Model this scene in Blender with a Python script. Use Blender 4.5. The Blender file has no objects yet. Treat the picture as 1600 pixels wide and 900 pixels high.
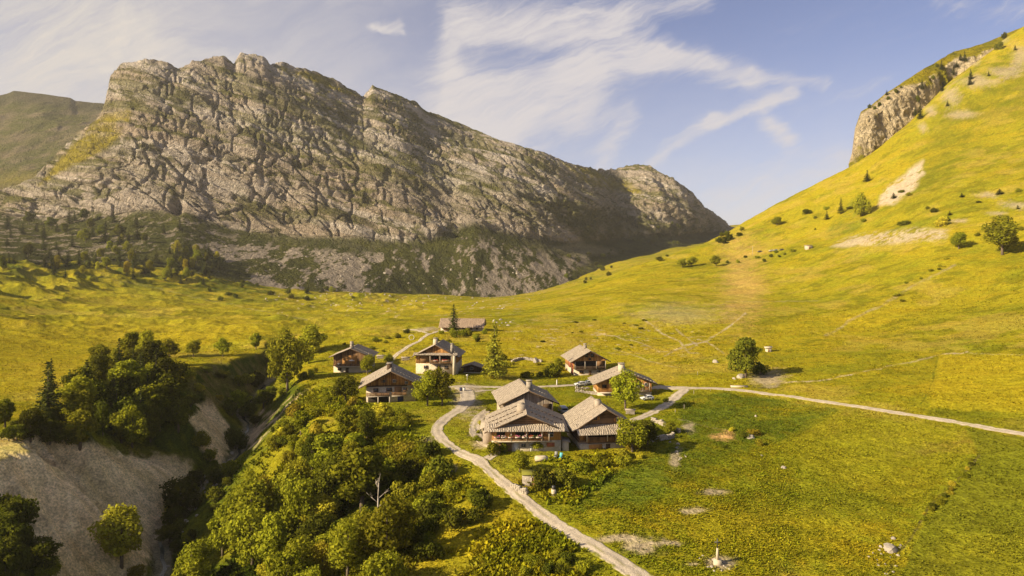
import bpy, math, random
import numpy as np
from mathutils import Vector
R = math.radians
random.seed(7)
rng = np.random.default_rng(11)
scn = bpy.context.scene
COL = scn.collection

# ------------------------------------------------------------------ camera
F = 1081.0          # focal length in photo pixels (1600 wide)
S = 1.12            # metres per drafting unit
CZ = 45.0           # camera height
cam_d = bpy.data.cameras.new('camera')
cam = bpy.data.objects.new('camera', cam_d); COL.objects.link(cam)
cam.location = (0, 0, CZ); cam.rotation_euler = (R(90), 0, 0)
cam_d.sensor_width = 36; cam_d.lens = 36 * F / 1600; cam_d.shift_y = -50 / 1600
cam_d.clip_start = 1; cam_d.clip_end = 30000
scn.camera = cam
scn.render.resolution_x = 1024; scn.render.resolution_y = 576

# ------------------------------------------------------------------ light
SUN_EL = 26.0
SUN_AZ = (-0.91, -0.414)         # horizontal direction towards the sun
sd = Vector((SUN_AZ[0] * math.cos(R(SUN_EL)), SUN_AZ[1] * math.cos(R(SUN_EL)), math.sin(R(SUN_EL)))).normalized()
sl = bpy.data.lights.new('sun', 'SUN'); sl.energy = 4.7; sl.angle = R(0.6); sl.color = (1.0, 0.86, 0.62)
so = bpy.data.objects.new('sun', sl); COL.objects.link(so); so.location = (-100, 0, 200)
so.rotation_euler = sd.to_track_quat('Z', 'Y').to_euler()
scn.view_settings.view_transform = 'Standard'
scn.view_settings.look = 'None'
scn.view_settings.gamma = 1.0
scn.view_settings.exposure = 1.05
scn.cycles.max_bounces = 6
scn.cycles.diffuse_bounces = 3
scn.cycles.transparent_max_bounces = 4
scn.cycles.volume_bounces = 0

# --- tiny node-expression helper
class NX:
    def __init__(s, nt): s.nt = nt
    def new(s, t, **kw):
        n = s.nt.nodes.new(t)
        for k, v in kw.items(): setattr(n, k, v)
        return n
    def put(s, sock, v):
        if v is None: return
        if isinstance(v, bpy.types.NodeSocket): s.nt.links.new(v, sock)
        else:
            if isinstance(v, (tuple, list)) and len(v) == 3 and sock.type == 'RGBA': v = (*v, 1)
            sock.default_value = v
    def m(s, op, a, b=None, c=None, clamp=False):
        n = s.new('ShaderNodeMath', operation=op); n.use_clamp = clamp
        s.put(n.inputs[0], a); s.put(n.inputs[1], b); s.put(n.inputs[2], c)
        return n.outputs[0]
    def v(s, op, a, b=None, scale=None):
        n = s.new('ShaderNodeVectorMath', operation=op)
        s.put(n.inputs[0], a); s.put(n.inputs[1], b)
        if scale is not None: s.put(n.inputs['Scale'], scale)
        return n.outputs[1] if op in ('LENGTH', 'DOT_PRODUCT', 'DISTANCE') else n.outputs[0]
    def xyz(s, x, y, z):
        n = s.new('ShaderNodeCombineXYZ')
        for i, q in enumerate((x, y, z)): s.put(n.inputs[i], q)
        return n.outputs[0]
    def sep(s, a):
        n = s.new('ShaderNodeSeparateXYZ'); s.put(n.inputs[0], a); return n.outputs
    def noise(s, vec, scale, detail=4, rough=0.55, dist=0.0, col=False, lac=2.0):
        n = s.new('ShaderNodeTexNoise')
        s.put(n.inputs['Vector'], vec); s.put(n.inputs['Scale'], scale); s.put(n.inputs['Detail'], detail)
        s.put(n.inputs['Roughness'], rough); s.put(n.inputs['Distortion'], dist); s.put(n.inputs['Lacunarity'], lac)
        return n.outputs['Color' if col else 'Fac']
    def mix(s, f, a, b, mode='MIX'):
        n = s.new('ShaderNodeMix', data_type='RGBA', blend_type=mode)
        s.put(n.inputs[0], f); s.put(n.inputs[6], a); s.put(n.inputs[7], b)
        return n.outputs[2]
    def ramp(s, f, lo, hi, a=0.0, b=1.0):
        n = s.new('ShaderNodeMapRange'); n.interpolation_type = 'SMOOTHSTEP'
        s.put(n.inputs[0], f); s.put(n.inputs[1], lo); s.put(n.inputs[2], hi); s.put(n.inputs[3], a); s.put(n.inputs[4], b)
        return n.outputs[0]

# ------------------------------------------------------------------ world: sky and cirrus
world = bpy.data.worlds.new("World"); scn.world = world; world.use_nodes = True
wn = world.node_tree; wn.nodes.clear(); W = NX(wn)
sky = W.new('ShaderNodeTexSky', sky_type='NISHITA'); sky.sun_disc = False
sky.sun_elevation = R(SUN_EL); sky.sun_rotation = math.atan2(SUN_AZ[0], SUN_AZ[1]) % (2 * math.pi)
sky.altitude = 1400; sky.air_density = 1.0; sky.dust_density = 1.6; sky.ozone_density = 1.6
tc = W.new('ShaderNodeTexCoord'); dx, dy, dz = W.sep(tc.outputs['Generated'])
yy = W.m('MAXIMUM', dy, 0.05)
U = W.m('DIVIDE', dx, yy); V = W.m('DIVIDE', dz, yy)      # tangent coordinates of the northern sky
P0 = W.xyz(U, V, 0.0)
wr = W.noise(P0, 4.5, 5, 0.62, col=True)
wv = W.v('SCALE', W.v('SUBTRACT', wr, (0.5, 0.5, 0.5)), scale=0.075)
P1 = W.v('ADD', P0, W.v('MULTIPLY', wv, (1, 1, 0)))
rot = W.xyz(W.m('ADD', W.m('MULTIPLY', W.sep(P1)[0], .92), W.m('MULTIPLY', W.sep(P1)[1], .38)), W.m('MULTIPLY', W.m('SUBTRACT', W.m('MULTIPLY', W.sep(P1)[1], .92), W.m('MULTIPLY', W.sep(P1)[0], .38)), 2.6), 0.0)
fine = W.noise(rot, 6.0, 9, 0.66, 0.9)
PX = lambda px, py: ((px - 800) / F, (400 - py) / F)
def seg(a, b, w, k, soft=1.0):
    (ax, ay), (bx, by) = PX(*a), PX(*b)
    d = (bx - ax, by - ay, 0); L2 = d[0] ** 2 + d[1] ** 2
    rel = W.v('SUBTRACT', P1, (ax, ay, 0))
    t = W.m('DIVIDE', W.v('DOT_PRODUCT', rel, d), L2, clamp=True)
    near = W.v('SUBTRACT', rel, W.v('SCALE', d, scale=t))
    dist = W.v('LENGTH', near)
    g = W.m('DIVIDE', dist, w / F)
    g = W.m('EXPONENT', W.m('MULTIPLY', W.m('POWER', g, 2.0), -1.0))
    return W.m('MULTIPLY', g, k)
STREAKS = [((720, 30), (930, 32), 36, 1.0), ((930, 25), (1090, 5), 22, .8), ((700, 40), (704, 150), 20, .6),
    ((740, 60), (1000, 45), 18, .4),
    ((760, 160), (900, 118), 42, .95), ((900, 118), (1010, 88), 30, .9), ((1010, 92), (1165, 122), 24, .9), ((1165, 122), (1290, 122), 12, .6),
    ((700, 215), (900, 170), 52, .9), ((1000, 262), (1110, 196), 14, .8), ((1110, 196), (1240, 142), 11, .9),
    ((930, 262), (985, 185), 20, .65), ((980, 70), (1090, 105), 18, .4),
    ((1195, 190), (1225, 215), 18, .95), ((575, 45), (620, 38), 9, .9), ((590, 50), (625, 52), 6, .7),
    ((80, 20), (300, 130), 110, .45), ((60, 90), (200, 60), 60, .4),
    ((1130, 320), (1330, 260), 38, .5), ((700, 130), (760, 260), 55, .4), ((1250, 40), (1600, 60), 60, .10), ((1240, 170), (1390, 130), 12, .22), ((1460, 5), (1640, 20), 16, .35)]
tot = None
for s_ in STREAKS:
    g = seg(*s_)
    tot = g if tot is None else W.m('ADD', tot, g)
veil = W.ramp(U, PX(1050, 0)[0], PX(250, 0)[0], 0.0, 0.58)
low = W.ramp(V, PX(0, 20)[1], PX(0, 400)[1], 0.0, 0.46)
rest = W.ramp(W.noise(P0, 1.5, 5, 0.6), 0.45, 0.7, 0.0, 0.35)
fib = W.noise(W.v('MULTIPLY', rot, (1.6, 5.0, 1)), 7.0, 9, 0.68, 0.5)
tex = W.m('ADD', W.m('MULTIPLY', W.m('SUBTRACT', fine, .5), 1.25), W.m('MULTIPLY', W.m('SUBTRACT', fib, .5), 1.6))
body = W.ramp(W.m('ADD', W.m('MULTIPLY', W.m('MINIMUM', tot, 1.05), 1.0), tex), 0.0, 1.40, 0.0, 0.90)
body = W.m('MULTIPLY', body, W.ramp(tot, 0.0, 0.28))
haze_ = W.m('MULTIPLY', W.m('ADD', veil, low), W.ramp(fine, 0.25, 0.75, 0.72, 1.2))
cm = W.m('ADD', body, W.m('MULTIPLY', haze_, W.m('SUBTRACT', 1.0, body)))
cm = W.m('MINIMUM', cm, 0.96)
front = W.ramp(dy, 0.1, 0.25)
cm = W.m('MAXIMUM', W.m('MULTIPLY', cm, front), W.m('MULTIPLY', W.m('SUBTRACT', 1.0, front), rest))
skyc = W.mix(1.0, sky.outputs[0], (0.415, 0.355, 0.405), 'MULTIPLY')
cloudc = W.mix(W.ramp(U, PX(900, 0)[0], PX(0, 0)[0]), (2.45, 2.28, 2.25), (2.5, 2.28, 2.0))
skymix = W.mix(cm, skyc, cloudc)
bg = W.new('ShaderNodeBackground'); W.put(bg.inputs[0], skymix); bg.inputs[1].default_value = 0.15
wo = W.new('ShaderNodeOutputWorld'); wn.links.new(bg.outputs[0], wo.inputs[0])

# ------------------------------------------------------------------ numpy noise
def _h(ix, iy, iz, sd_):
    h = (ix * 374761393 + iy * 668265263 + iz * 2147483647 + sd_ * 1274126177) & 0xffffffff
    h = ((h ^ (h >> 13)) * 1274126177) & 0xffffffff
    h = ((h ^ (h >> 16)) * 2246822519) & 0xffffffff
    return ((h ^ (h >> 15)) & 0xffffff).astype(np.float32) / 8388607.5 - 1.0
def vn(x, y, z=0.0, seed=0):
    x = np.asarray(x, float); y = np.asarray(y, float); z = np.zeros_like(x) + z
    fx, fy, fz = np.floor(x), np.floor(y), np.floor(z)
    tx, ty, tz = x - fx, y - fy, z - fz
    ix, iy, iz = fx.astype(np.int64), fy.astype(np.int64), fz.astype(np.int64)
    tx = tx * tx * tx * (tx * (tx * 6 - 15) + 10); ty = ty * ty * ty * (ty * (ty * 6 - 15) + 10); tz = tz * tz * (3 - 2 * tz)
    out = 0
    flat = not np.any(tz)
    for k in ((0,) if flat else (0, 1)):
        wz = 1 - tz if k == 0 else tz
        a = _h(ix, iy, iz + k, seed); b = _h(ix + 1, iy, iz + k, seed)
        c = _h(ix, iy + 1, iz + k, seed); d = _h(ix + 1, iy + 1, iz + k, seed)
        out = out + wz * ((a * (1 - tx) + b * tx) * (1 - ty) + (c * (1 - tx) + d * tx) * ty)
    return out
def fbm(x, y, z=0.0, oct=5, gain=0.5, seed=0):
    s = 0; a = 1; n = 0
    for i in range(oct):
        s = s + a * vn(x * 2 ** i + i * 17.3, y * 2 ** i - i * 9.1, np.asarray(z) * 2 ** i + i * 3.3 * (np.any(z)), seed + i); n += a; a *= gain
    return s / n
def ridged(x, y, z=0.0, oct=5, gain=0.5, seed=0):
    s = 0; a = 1; n = 0
    for i in range(oct):
        s = s + a * (1 - 2 * np.abs(vn(x * 2 ** i + i * 17.3, y * 2 ** i, np.asarray(z) * 2 ** i, seed + i))); n += a; a *= gain
    return s / n
def sstep(x, a, b):
    t = np.clip((x - a) / (b - a), 0, 1); return t * t * (3 - 2 * t)
def lerp(a, b, t): return a + (b - a) * t
def inpoly(px, py, poly):
    inside = np.zeros(np.shape(px), bool); n = len(poly)
    for i in range(n):
        x1, y1 = poly[i]; x2, y2 = poly[(i + 1) % n]
        c = ((y1 > py) != (y2 > py)) & (px < (x2 - x1) * (py - y1) / (y2 - y1 + 1e-9) + x1)
        inside ^= c
    return inside
def dseg(px, py, pts):
    best = np.full(np.shape(px), 1e9)
    for (x1, y1), (x2, y2) in zip(pts[:-1], pts[1:]):
        dx_, dy_ = x2 - x1, y2 - y1
        t = np.clip(((px - x1) * dx_ + (py - y1) * dy_) / (dx_ * dx_ + dy_ * dy_ + 1e-9), 0, 1)
        best = np.minimum(best, np.hypot(px - x1 - t * dx_, py - y1 - t * dy_))
    return best
def psoft(px, py, poly, soft):      # 1 inside, fading to 0 over `soft` outside the edge
    ins = inpoly(px, py, poly); d = dseg(px, py, list(poly) + [poly[0]])
    return np.where(ins, sstep(d, -soft, soft), sstep(-d, -soft, soft))

# ------------------------------------------------------------------ object helpers
def tag(o, label=None, cat=None, group=None, kind=None):
    if label: o['label'] = label
    if cat: o['category'] = cat
    if group: o['group'] = group
    if kind: o['kind'] = kind
    return o
def empty(name, loc, rz=0, label=None, cat=None, group=None):
    o = bpy.data.objects.new(name, None); COL.objects.link(o); o.location = loc; o.rotation_euler = (0, 0, rz)
    o.empty_display_size = 0.5
    return tag(o, label, cat, group)
def mesh_np(name, v, quads=None, tris=None, mat=None, parent=None, smooth=False, link=True):
    me = bpy.data.meshes.new(name)
    v = np.asarray(v, np.float32).reshape(-1, 3)
    me.vertices.add(len(v)); me.vertices.foreach_set('co', v.ravel())
    q = np.zeros((0, 4), np.int32) if quads is None else np.asarray(quads, np.int32).reshape(-1, 4)
    t = np.zeros((0, 3), np.int32) if tris is None else np.asarray(tris, np.int32).reshape(-1, 3)
    li = np.concatenate([q.ravel(), t.ravel()]); n = len(q) + len(t)
    me.loops.add(len(li)); me.loops.foreach_set('vertex_index', li)
    st = np.concatenate([np.arange(len(q)) * 4, len(q) * 4 + np.arange(len(t)) * 3]).astype(np.int32)
    me.polygons.add(n); me.polygons.foreach_set('loop_start', st)
    if smooth: me.polygons.foreach_set('use_smooth', np.ones(n, bool))
    me.update(calc_edges=True); me.validate()
    if mat: me.materials.append(mat)
    if not link: return me
    o = bpy.data.objects.new(name, me); COL.objects.link(o)
    if parent: o.parent = parent
    return o
def grid_faces(nr, nc):
    a = (np.arange(nr - 1)[:, None] * nc + np.arange(nc - 1)[None, :]).ravel()
    return np.stack([a, a + 1, a + nc + 1, a + nc], 1)
def set_col(me, name, rgb):
    at = me.attributes.new(name, 'FLOAT_COLOR', 'POINT')
    c = np.ones((len(rgb), 4), np.float32); c[:, :3] = rgb; at.data.foreach_set('color', c.ravel())
def copy_tree(o, parent=None):
    c = o.copy(); COL.objects.link(c)
    if parent: c.parent = parent
    for ch in o.children: copy_tree(ch, c)
    return c

# ------------------------------------------------------------------ terrain height
def PZ(px, Y, z): return (px, Y, z)
def PP(px, py, Y): return (px, Y, (400 - py) * Y / F)
CP = []
CP += [PZ(-700, 45, -40), PZ(0, 45, -42), PZ(400, 45, -43), PZ(800, 45, -43), PZ(1200, 45, -42), PZ(1600, 45, -39), PZ(2300, 45, -30)]
CP += [PZ(-700, 90, -36), PZ(0, 90, -37), PZ(400, 90, -40), PZ(700, 90, -41), PZ(980, 86, -40), PZ(1200, 90, -40.5), PZ(1600, 90, -40), PZ(2300, 90, -31)]
CP += [PZ(600, 115, -38.5), PZ(830, 112, -38.6), PZ(1200, 115, -39.2), PZ(1600, 115, -37.6)]
CP += [PZ(-700, 140, -30), PZ(100, 135, -36), PZ(400, 135, -36), PZ(700, 137, -36.3), PZ(820, 133, -37), PZ(940, 135, -37), PZ(1200, 135, -38), PZ(1400, 135, -37.5), PZ(1600, 136, -35.3), PZ(2300, 135, -22)]
CP += [PZ(0, 165, -36), PZ(400, 165, -36), PZ(600, 170, -36), PZ(800, 160, -36.5), PZ(1000, 165, -37.5), PZ(1200, 170, -37.2), PZ(1350, 163, -35.8), PZ(1480, 150, -35.4)]
CP += [PZ(1070, 192, -37), PZ(700, 180, -36), PZ(900, 196, -37.5), PZ(1200, 186, -36.7), PZ(1130, 190, -36.8)]
CP += [PZ(915, 216, -37.2), PZ(682, 205, -34.9), PZ(548, 225, -37.9), PZ(0, 215, -34), PZ(300, 230, -36.5), PZ(780, 225, -36.5)]
CP += [PZ(1130, 255, -33.5), PZ(1000, 265, -34.5), PZ(880, 270, -34), PZ(800, 290, -33.5), PZ(600, 270, -35.5), PZ(300, 275, -38), PZ(100, 270, -35), PZ(725, 307, -32.6), PZ(640, 300, -33), PZ(400, 280, -37)]
CP += [PP(1600, 560, 195), PP(1600, 470, 275), PP(1600, 397, 350), PP(1600, 250, 520), PP(1600, 100, 740), PP(1600, 42, 860), PZ(1600, 1000, 270), PZ(1600, 1500, 100)]
CP += [PZ(2300, 200, 5), PZ(2300, 350, 75), PZ(2300, 600, 220), PZ(2300, 900, 350), PZ(2300, 1500, 300)]
CP += [PP(1480, 560, 210), PP(1480, 470, 305), PP(1480, 385, 390), PP(1480, 300, 490), PP(1480, 200, 650), PP(1480, 130, 770), PZ(1480, 1000, 150)]
CP += [PP(1350, 560, 222), PP(1350, 470, 335), PP(1350, 395, 440), PP(1350, 320, 560), PP(1350, 250, 690), PZ(1350, 850, 70), PZ(1350, 1100, 0)]
CP += [PP(1410, 205, 720), PZ(1410, 900, 110)]
CP += [PP(1250, 560, 232), PP(1250, 470, 365), PP(1250, 392, 500), PP(1250, 302, 690), PZ(1250, 850, 40), PZ(1250, 1200, 0)]
CP += [PP(1190, 332, 700), PP(1190, 395, 540), PZ(1190, 900, 10)]
CP += [PP(1130, 368, 690), PP(1130, 410, 540), PP(1130, 470, 385), PZ(1130, 900, -10), PZ(1130, 1300, 10)]
CP += [PP(1060, 395, 630), PP(1060, 440, 470), PZ(1060, 830, -22)]
CP += [PP(1000, 414, 575), PP(1000, 470, 390), PZ(1000, 740, -32), PP(1000, 412, 1150)]
CP += [PP(930, 440, 560), PP(930, 490, 370), PZ(930, 740, -45)]
CP += [PP(850, 461, 570), PP(850, 505, 345), PZ(850, 820, -56)]
CP += [PP(800, 464, 600), PZ(800, 900, -60), PP(700, 463, 700), PP(700, 490, 430), PP(600, 466, 720), PP(600, 500, 400), PP(640, 461, 880)]
CP += [PP(450, 458, 740), PP(450, 500, 400), PP(300, 470, 560), PP(300, 500, 400), PP(275, 430, 740), PP(150, 450, 560), PP(100, 500, 370), PP(0, 500, 330), PP(0, 418, 600)]
CP += [PP(1060, 388, 1500), PP(1100, 372, 1900), PP(1130, 360, 2300), PP(1200, 350, 2400), PZ(1600, 2400, 120), PZ(2300, 2400, 200)]
CP += [PZ(-700, 250, -10), PZ(-700, 500, 30), PZ(-700, 900, 60), PZ(-300, 600, 5), PZ(0, 1100, -30), PZ(450, 1300, -70), PZ(800, 1700, -60), PZ(0, 2400, 0), PZ(600, 2400, -20), PZ(-700, 2400, 60)]
cp = np.array(CP, float)
def rbf_xy(px, Y): return (px - 800) / 420.0, np.log(Y) * 2.0
ca, cb = rbf_xy(cp[:, 0], cp[:, 1]); cq = (cp[:, 2] + 36) / cp[:, 1]
def tps(r2): return 0.5 * r2 * np.log(r2 + 1e-12)
n_ = len(cp); A_ = np.zeros((n_ + 3, n_ + 3))
A_[:n_, :n_] = tps((ca[:, None] - ca) ** 2 + (cb[:, None] - cb) ** 2) + np.eye(n_) * 0.004
A_[:n_, n_] = 1; A_[:n_, n_ + 1] = ca; A_[:n_, n_ + 2] = cb; A_[n_:, :n_] = A_[:n_, n_:].T
sol = np.linalg.solve(A_, np.concatenate([cq, [0, 0, 0]]))
def plateau(px, Y):
    a, b = rbf_xy(px, Y); out = sol[n_] + sol[n_ + 1] * a + sol[n_ + 2] * b
    for i in range(n_): out = out + sol[i] * tps((a - ca[i]) ** 2 + (b - cb[i]) ** 2)
    return out * Y - 36

STREAM = np.array([(-52, 20, -72), (-58, 60, -69), (-64, 95, -65), (-68, 130, -60), (-72, 155, -57), (-76, 178, -55), (-80, 205, -52.5), (-86, 230, -50), (-90, 252, -47), (-93, 275, -42.5), (-96, 292, -38), (-100, 330, -33)], float)
def wig(Y): return 2.6 * np.sin(Y * .085 + 1) + 1.1 * np.sin(Y * .23)
def gully(x, Y, Pz):
    x = x + wig(Y)
    best = np.full(np.shape(x), 1e9); zs = np.zeros(np.shape(x)); side = np.zeros(np.shape(x))
    for a, b in zip(STREAM[:-1], STREAM[1:]):
        d = b[:2] - a[:2]; L2 = d @ d
        t = np.clip(((x - a[0]) * d[0] + (Y - a[1]) * d[1]) / L2, 0, 1)
        qx, qy = a[0] + t * d[0], a[1] + t * d[1]
        dist = np.hypot(x - qx, Y - qy); m_ = dist < best
        best = np.where(m_, dist, best); zs = np.where(m_, a[2] + t * (b[2] - a[2]), zs)
        side = np.where(m_, np.sign(d[0] * (Y - qy) - d[1] * (x - qx)), side)   # +1 = left (west) bank
    rib = ridged(Y * 0.085 + x * 0.02, x * 0.02, 0, 5, 0.6, 40)
    wl = 1.02 + 0.25 * sstep(Y, 200, 280) + 0.42 * (rib - .2) * sstep(best, 3, 14)
    wr = lerp(0.50, 0.80, sstep(Y, 115, 175)) + 0.03 * rib
    best = best * (1 + .22 * fbm(x * .03, Y * .03, 0, 3, .5, 77) * sstep(best, 3, 12))
    d_ = np.maximum(best - 1.6, 0) + 0.0
    d_ = d_ + 0.8 * fbm(x * .15, Y * .15, 0, 3, .5, 9) * sstep(best, 2, 10)
    g = zs + d_ * np.where(side > 0, wl, wr)
    k = np.where(side > 0, 1.2, 4.5)     # smooth minimum
    h = np.clip(0.5 + 0.5 * (Pz - g) / k, 0, 1)
    z = Pz * (1 - h) + g * h - k * h * (1 - h)
    return z, h, best, side

PADS = []   # (x, Y, z, rx, ry, rot) in drafting units: levelled ground under the houses
def height(px, Y, noise=True):
    P = plateau(px, Y); x = (px - 800) / F * Y
    padm = np.zeros(np.shape(x))
    if noise:
        left = sstep(-px, -760, -560) * sstep(Y, 230, 330)
        bump = ridged(x * .022 + 3, Y * .036, 0, 4, .5, 3) * (.45 + .9 * sstep(fbm(x * .008, Y * .008, 0, 2, .5, 14), -.1, .3))
        am = left * 7.5 * (1 - .4 * sstep(Y, 650, 900))
        right = sstep(px, 800, 1000) * sstep(Y, 215, 300)
        hum = fbm(x * .02, Y * .02, 0, 5, .55, 5)
        P = P + am * bump + right * (hum * 2.2 + .5 * sstep(Y, 350, 700) * 6 * fbm(x * .012, Y * .03, 0, 4, .5, 8)) + 0.28 * fbm(x * .12, Y * .12, 0, 4, .6, 6) * sstep(Y, 60, 90) \
              + left * 0.9 * fbm(x * .08, Y * .11, 0, 4, .6, 12)
        P = P + sstep(Y, 220, 330) * .38 * ridged(x * .018 + 5, P * .28, 0, 3, .6, 15)
    for (hx, hy, hz, rx, ry, rot) in PADS:
        c, s = math.cos(-rot), math.sin(-rot)
        u = (x - hx) * c - (Y - hy) * s; w = (x - hx) * s + (Y - hy) * c
        d = np.maximum(np.abs(u) - rx, np.abs(w) - ry)
        m_ = 1 - sstep(d, 0.3, 5.0)
        P = P * (1 - m_) + hz * m_
    return gully(x, Y, P)

# houses: front wall centre px, its base py, distance Y; width and length in metres, turn in degrees
HOUSES = {
 'A':  dict(px=822.5, py=705, Y=130, W=14.6, L=13.5, rot=1),
 'B':  dict(px=826,   py=661, Y=151, W=12.2, L=14.5, rot=8),
 'C':  dict(px=946,   py=699, Y=133.5, W=11.8, L=11.5, rot=8),
 'D':  dict(px=611,   py=628, Y=170, W=13.4, L=12.0, rot=9),
 'E':  dict(px=549,   py=582, Y=225, W=13.0, L=10.5, rot=0),
 'Fh': dict(px=681,   py=584, Y=204, W=13.4, L=12.5, rot=-5),
 'G':  dict(px=737,   py=583, Y=208, W=5.6, L=5.0, rot=-6),
 'H':  dict(px=722,   py=517, Y=302, W=21.5, L=9.0, rot=0),
 'I':  dict(px=921.5, py=586, Y=215, W=11.3, L=14.0, rot=8),
 'J':  dict(px=976,   py=618, Y=188, W=16.4, L=9.5, rot=2),
}
for k, h in HOUSES.items():
    h['x'] = (h['px'] - 800) / F * h['Y']; h['z'] = (400 - h['py']) / F * h['Y']
    r = R(h['rot']); L = h['L'] / S / 2
    PADS.append((h['x'] - math.sin(r) * L, h['Y'] + math.cos(r) * L, h['z'], h['W'] / S / 2 + .6, L + 1.0, r))

# ------------------------------------------------------------------ terrain sheet
pxs = np.concatenate([np.arange(-700, -40, 12.0), np.arange(-40, 1640, 1.6), np.arange(1640, 2304, 12.0)])
Ys = np.exp(np.arange(math.log(30), math.log(2700), 0.0039))
PXg, YG = np.meshgrid(pxs, Ys)
ZG, GH, GD, GS = height(PXg, YG)
lnY0, dln = math.log(30), 0.0039
def zat(x, y, arr=None):           # world x, y in metres -> terrain height (bilinear on the sheet's own vertices)
    x = np.asarray(x, float) / S; Y = np.asarray(y, float) / S
    px = x / Y * F + 800
    ci = np.interp(px, pxs, np.arange(len(pxs))); ri = (np.log(Y) - lnY0) / dln
    ci = np.clip(ci, 0, len(pxs) - 1.001); ri = np.clip(ri, 0, len(Ys) - 1.001)
    c0 = ci.astype(int); r0 = ri.astype(int); fc = ci - c0; fr_ = ri - r0
    A = ZG if arr is None else arr
    z = (A[r0, c0] * (1 - fc) + A[r0, c0 + 1] * fc) * (1 - fr_) + (A[r0 + 1, c0] * (1 - fc) + A[r0 + 1, c0 + 1] * fc) * fr_
    return z * S + CZ if arr is None else z
PYG = 400 - ZG / YG * F
def hit(px, py, ymin=60):          # ray from the photograph through the terrain sheet -> world point
    c = int(round(float(np.interp(px, pxs, np.arange(len(pxs)))))); col = PYG[:, c]
    ok = np.where((col <= py) & (Ys >= ymin))[0]
    if len(ok) == 0: return None
    r = ok[0]
    if r > 0 and col[r - 1] > py:
        t = (col[r - 1] - py) / (col[r - 1] - col[r]); Y = Ys[r - 1] + t * (Ys[r] - Ys[r - 1])
    else: Y = Ys[r]
    x = (px - 800) / F * Y * S
    return Vector((x, Y * S, float(zat(x, Y * S))))
def at(px, Y, dz=0):               # column px at distance Y (drafting units), on the ground
    x = (px - 800) / F * Y * S
    return Vector((x, Y * S, float(zat(x, Y * S)) + dz))

# ---- surface colours (real albedo of turf, bare earth, stone)
X_ = (PXg - 800) / F * YG
px_, py_ = PXg, PYG
wx = px_ + 7 * fbm(px_ * .03, py_ * .05, 0, 3, .6, 21); wy = py_ + 4 * fbm(px_ * .03, py_ * .05, 5, 3, .6, 23)
C3 = lambda *c: np.array(c)[None, None, :]
GOLD, GREEN, DKG, BARE, OLIVE = C3(.33, .256, .012), C3(.185, .185, .010), C3(.085, .105, .009), C3(.46, .36, .235), C3(.27, .235, .012)
n1 = fbm(X_ * .012, YG * .02, 0, 5, .55, 31); n2 = fbm(X_ * .06, YG * .09, 0, 5, .6, 32); n3 = fbm(X_ * .5, YG * .5, 0, 3, .6, 33)
def mixc(a, b, m): return a * (1 - m[..., None]) + b * m[..., None]
col = mixc(GOLD + 0 * PXg[..., None], GREEN, np.clip(.35 + .55 * n1 + .6 * n2 + .25 * n3, 0, 1))
fl = sstep(fbm(X_ * .10, YG * .16, 0, 4, .65, 36) + .35 * n1, .12, .34)
col = mixc(col, GREEN * .62, fl * .55)
fl2 = sstep(fbm(X_ * .05 + 9, YG * .05, 0, 4, .6, 37), .15, .4); col = mixc(col, C3(.42, .29, .055), fl2 * .35)
def zone(c, poly, soft=6, k=1.0, nz=None):
    global col
    m = psoft(wx, wy, poly, soft) * k
    if nz is not None: m = m * nz
    col = mixc(col, c, np.clip(m, 0, 1))
spk = np.clip(.62 + .9 * n2 + .7 * n3, 0, 1)
# left meadow, far pastures
zone(OLIVE, [(-200, 405), (200, 440), (450, 470), (600, 470), (560, 520), (380, 470), (200, 480), (0, 470), (-200, 460)], 15, .8, spk)
zone(GOLD, [(-100, 500), (150, 505), (380, 490), (420, 520), (330, 545), (240, 550), (120, 590), (0, 620), (-100, 620)], 14, .75)
# village greens
zone(GREEN, [(480, 560), (620, 560), (700, 600), (1000, 600), (1030, 690), (960, 720), (760, 745), (640, 690), (500, 640)], 12, .75, spk)
# right fields below the lane
zone(GREEN, [(1030, 618), (1130, 612), (1600, 690), (1700, 900), (900, 900), (820, 800), (860, 760)], 8, .8, spk)
zone(DKG * 1.15, [(1050, 622), (1130, 613), (1308, 640), (1270, 668), (1200, 700), (1120, 715), (1080, 690)], 3, .85, spk)
zone(DKG * 1.25, [(1080, 690), (1120, 720), (1010, 790), (900, 800), (890, 770), (960, 735), (1010, 695)], 10, .85, spk)
zone(OLIVE, [(1310, 642), (1500, 665), (1520, 690), (1440, 790), (1340, 760), (1200, 705)], 12, .8, spk)
zone(GOLD, [(1200, 790), (1300, 810), (1330, 850), (1200, 880), (1090, 870), (1080, 800)], 22, .55, spk)
zone(C3(.155, .155, .010), [(1506, 668), (1700, 700), (1700, 920), (1400, 920), (1436, 830), (1530, 718)], 3, .9)
zone(OLIVE, [(1480, 830), (1700, 850), (1700, 920), (1430, 920)], 20, .55, spk)
zone(GOLD, [(700, 800), (780, 780), (840, 830), (760, 870), (690, 900), (640, 900)], 14, .9, spk)
zone(GOLD * .95, [(900, 690), (990, 690), (1040, 700), (960, 740), (890, 730)], 8, .6, spk)
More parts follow.
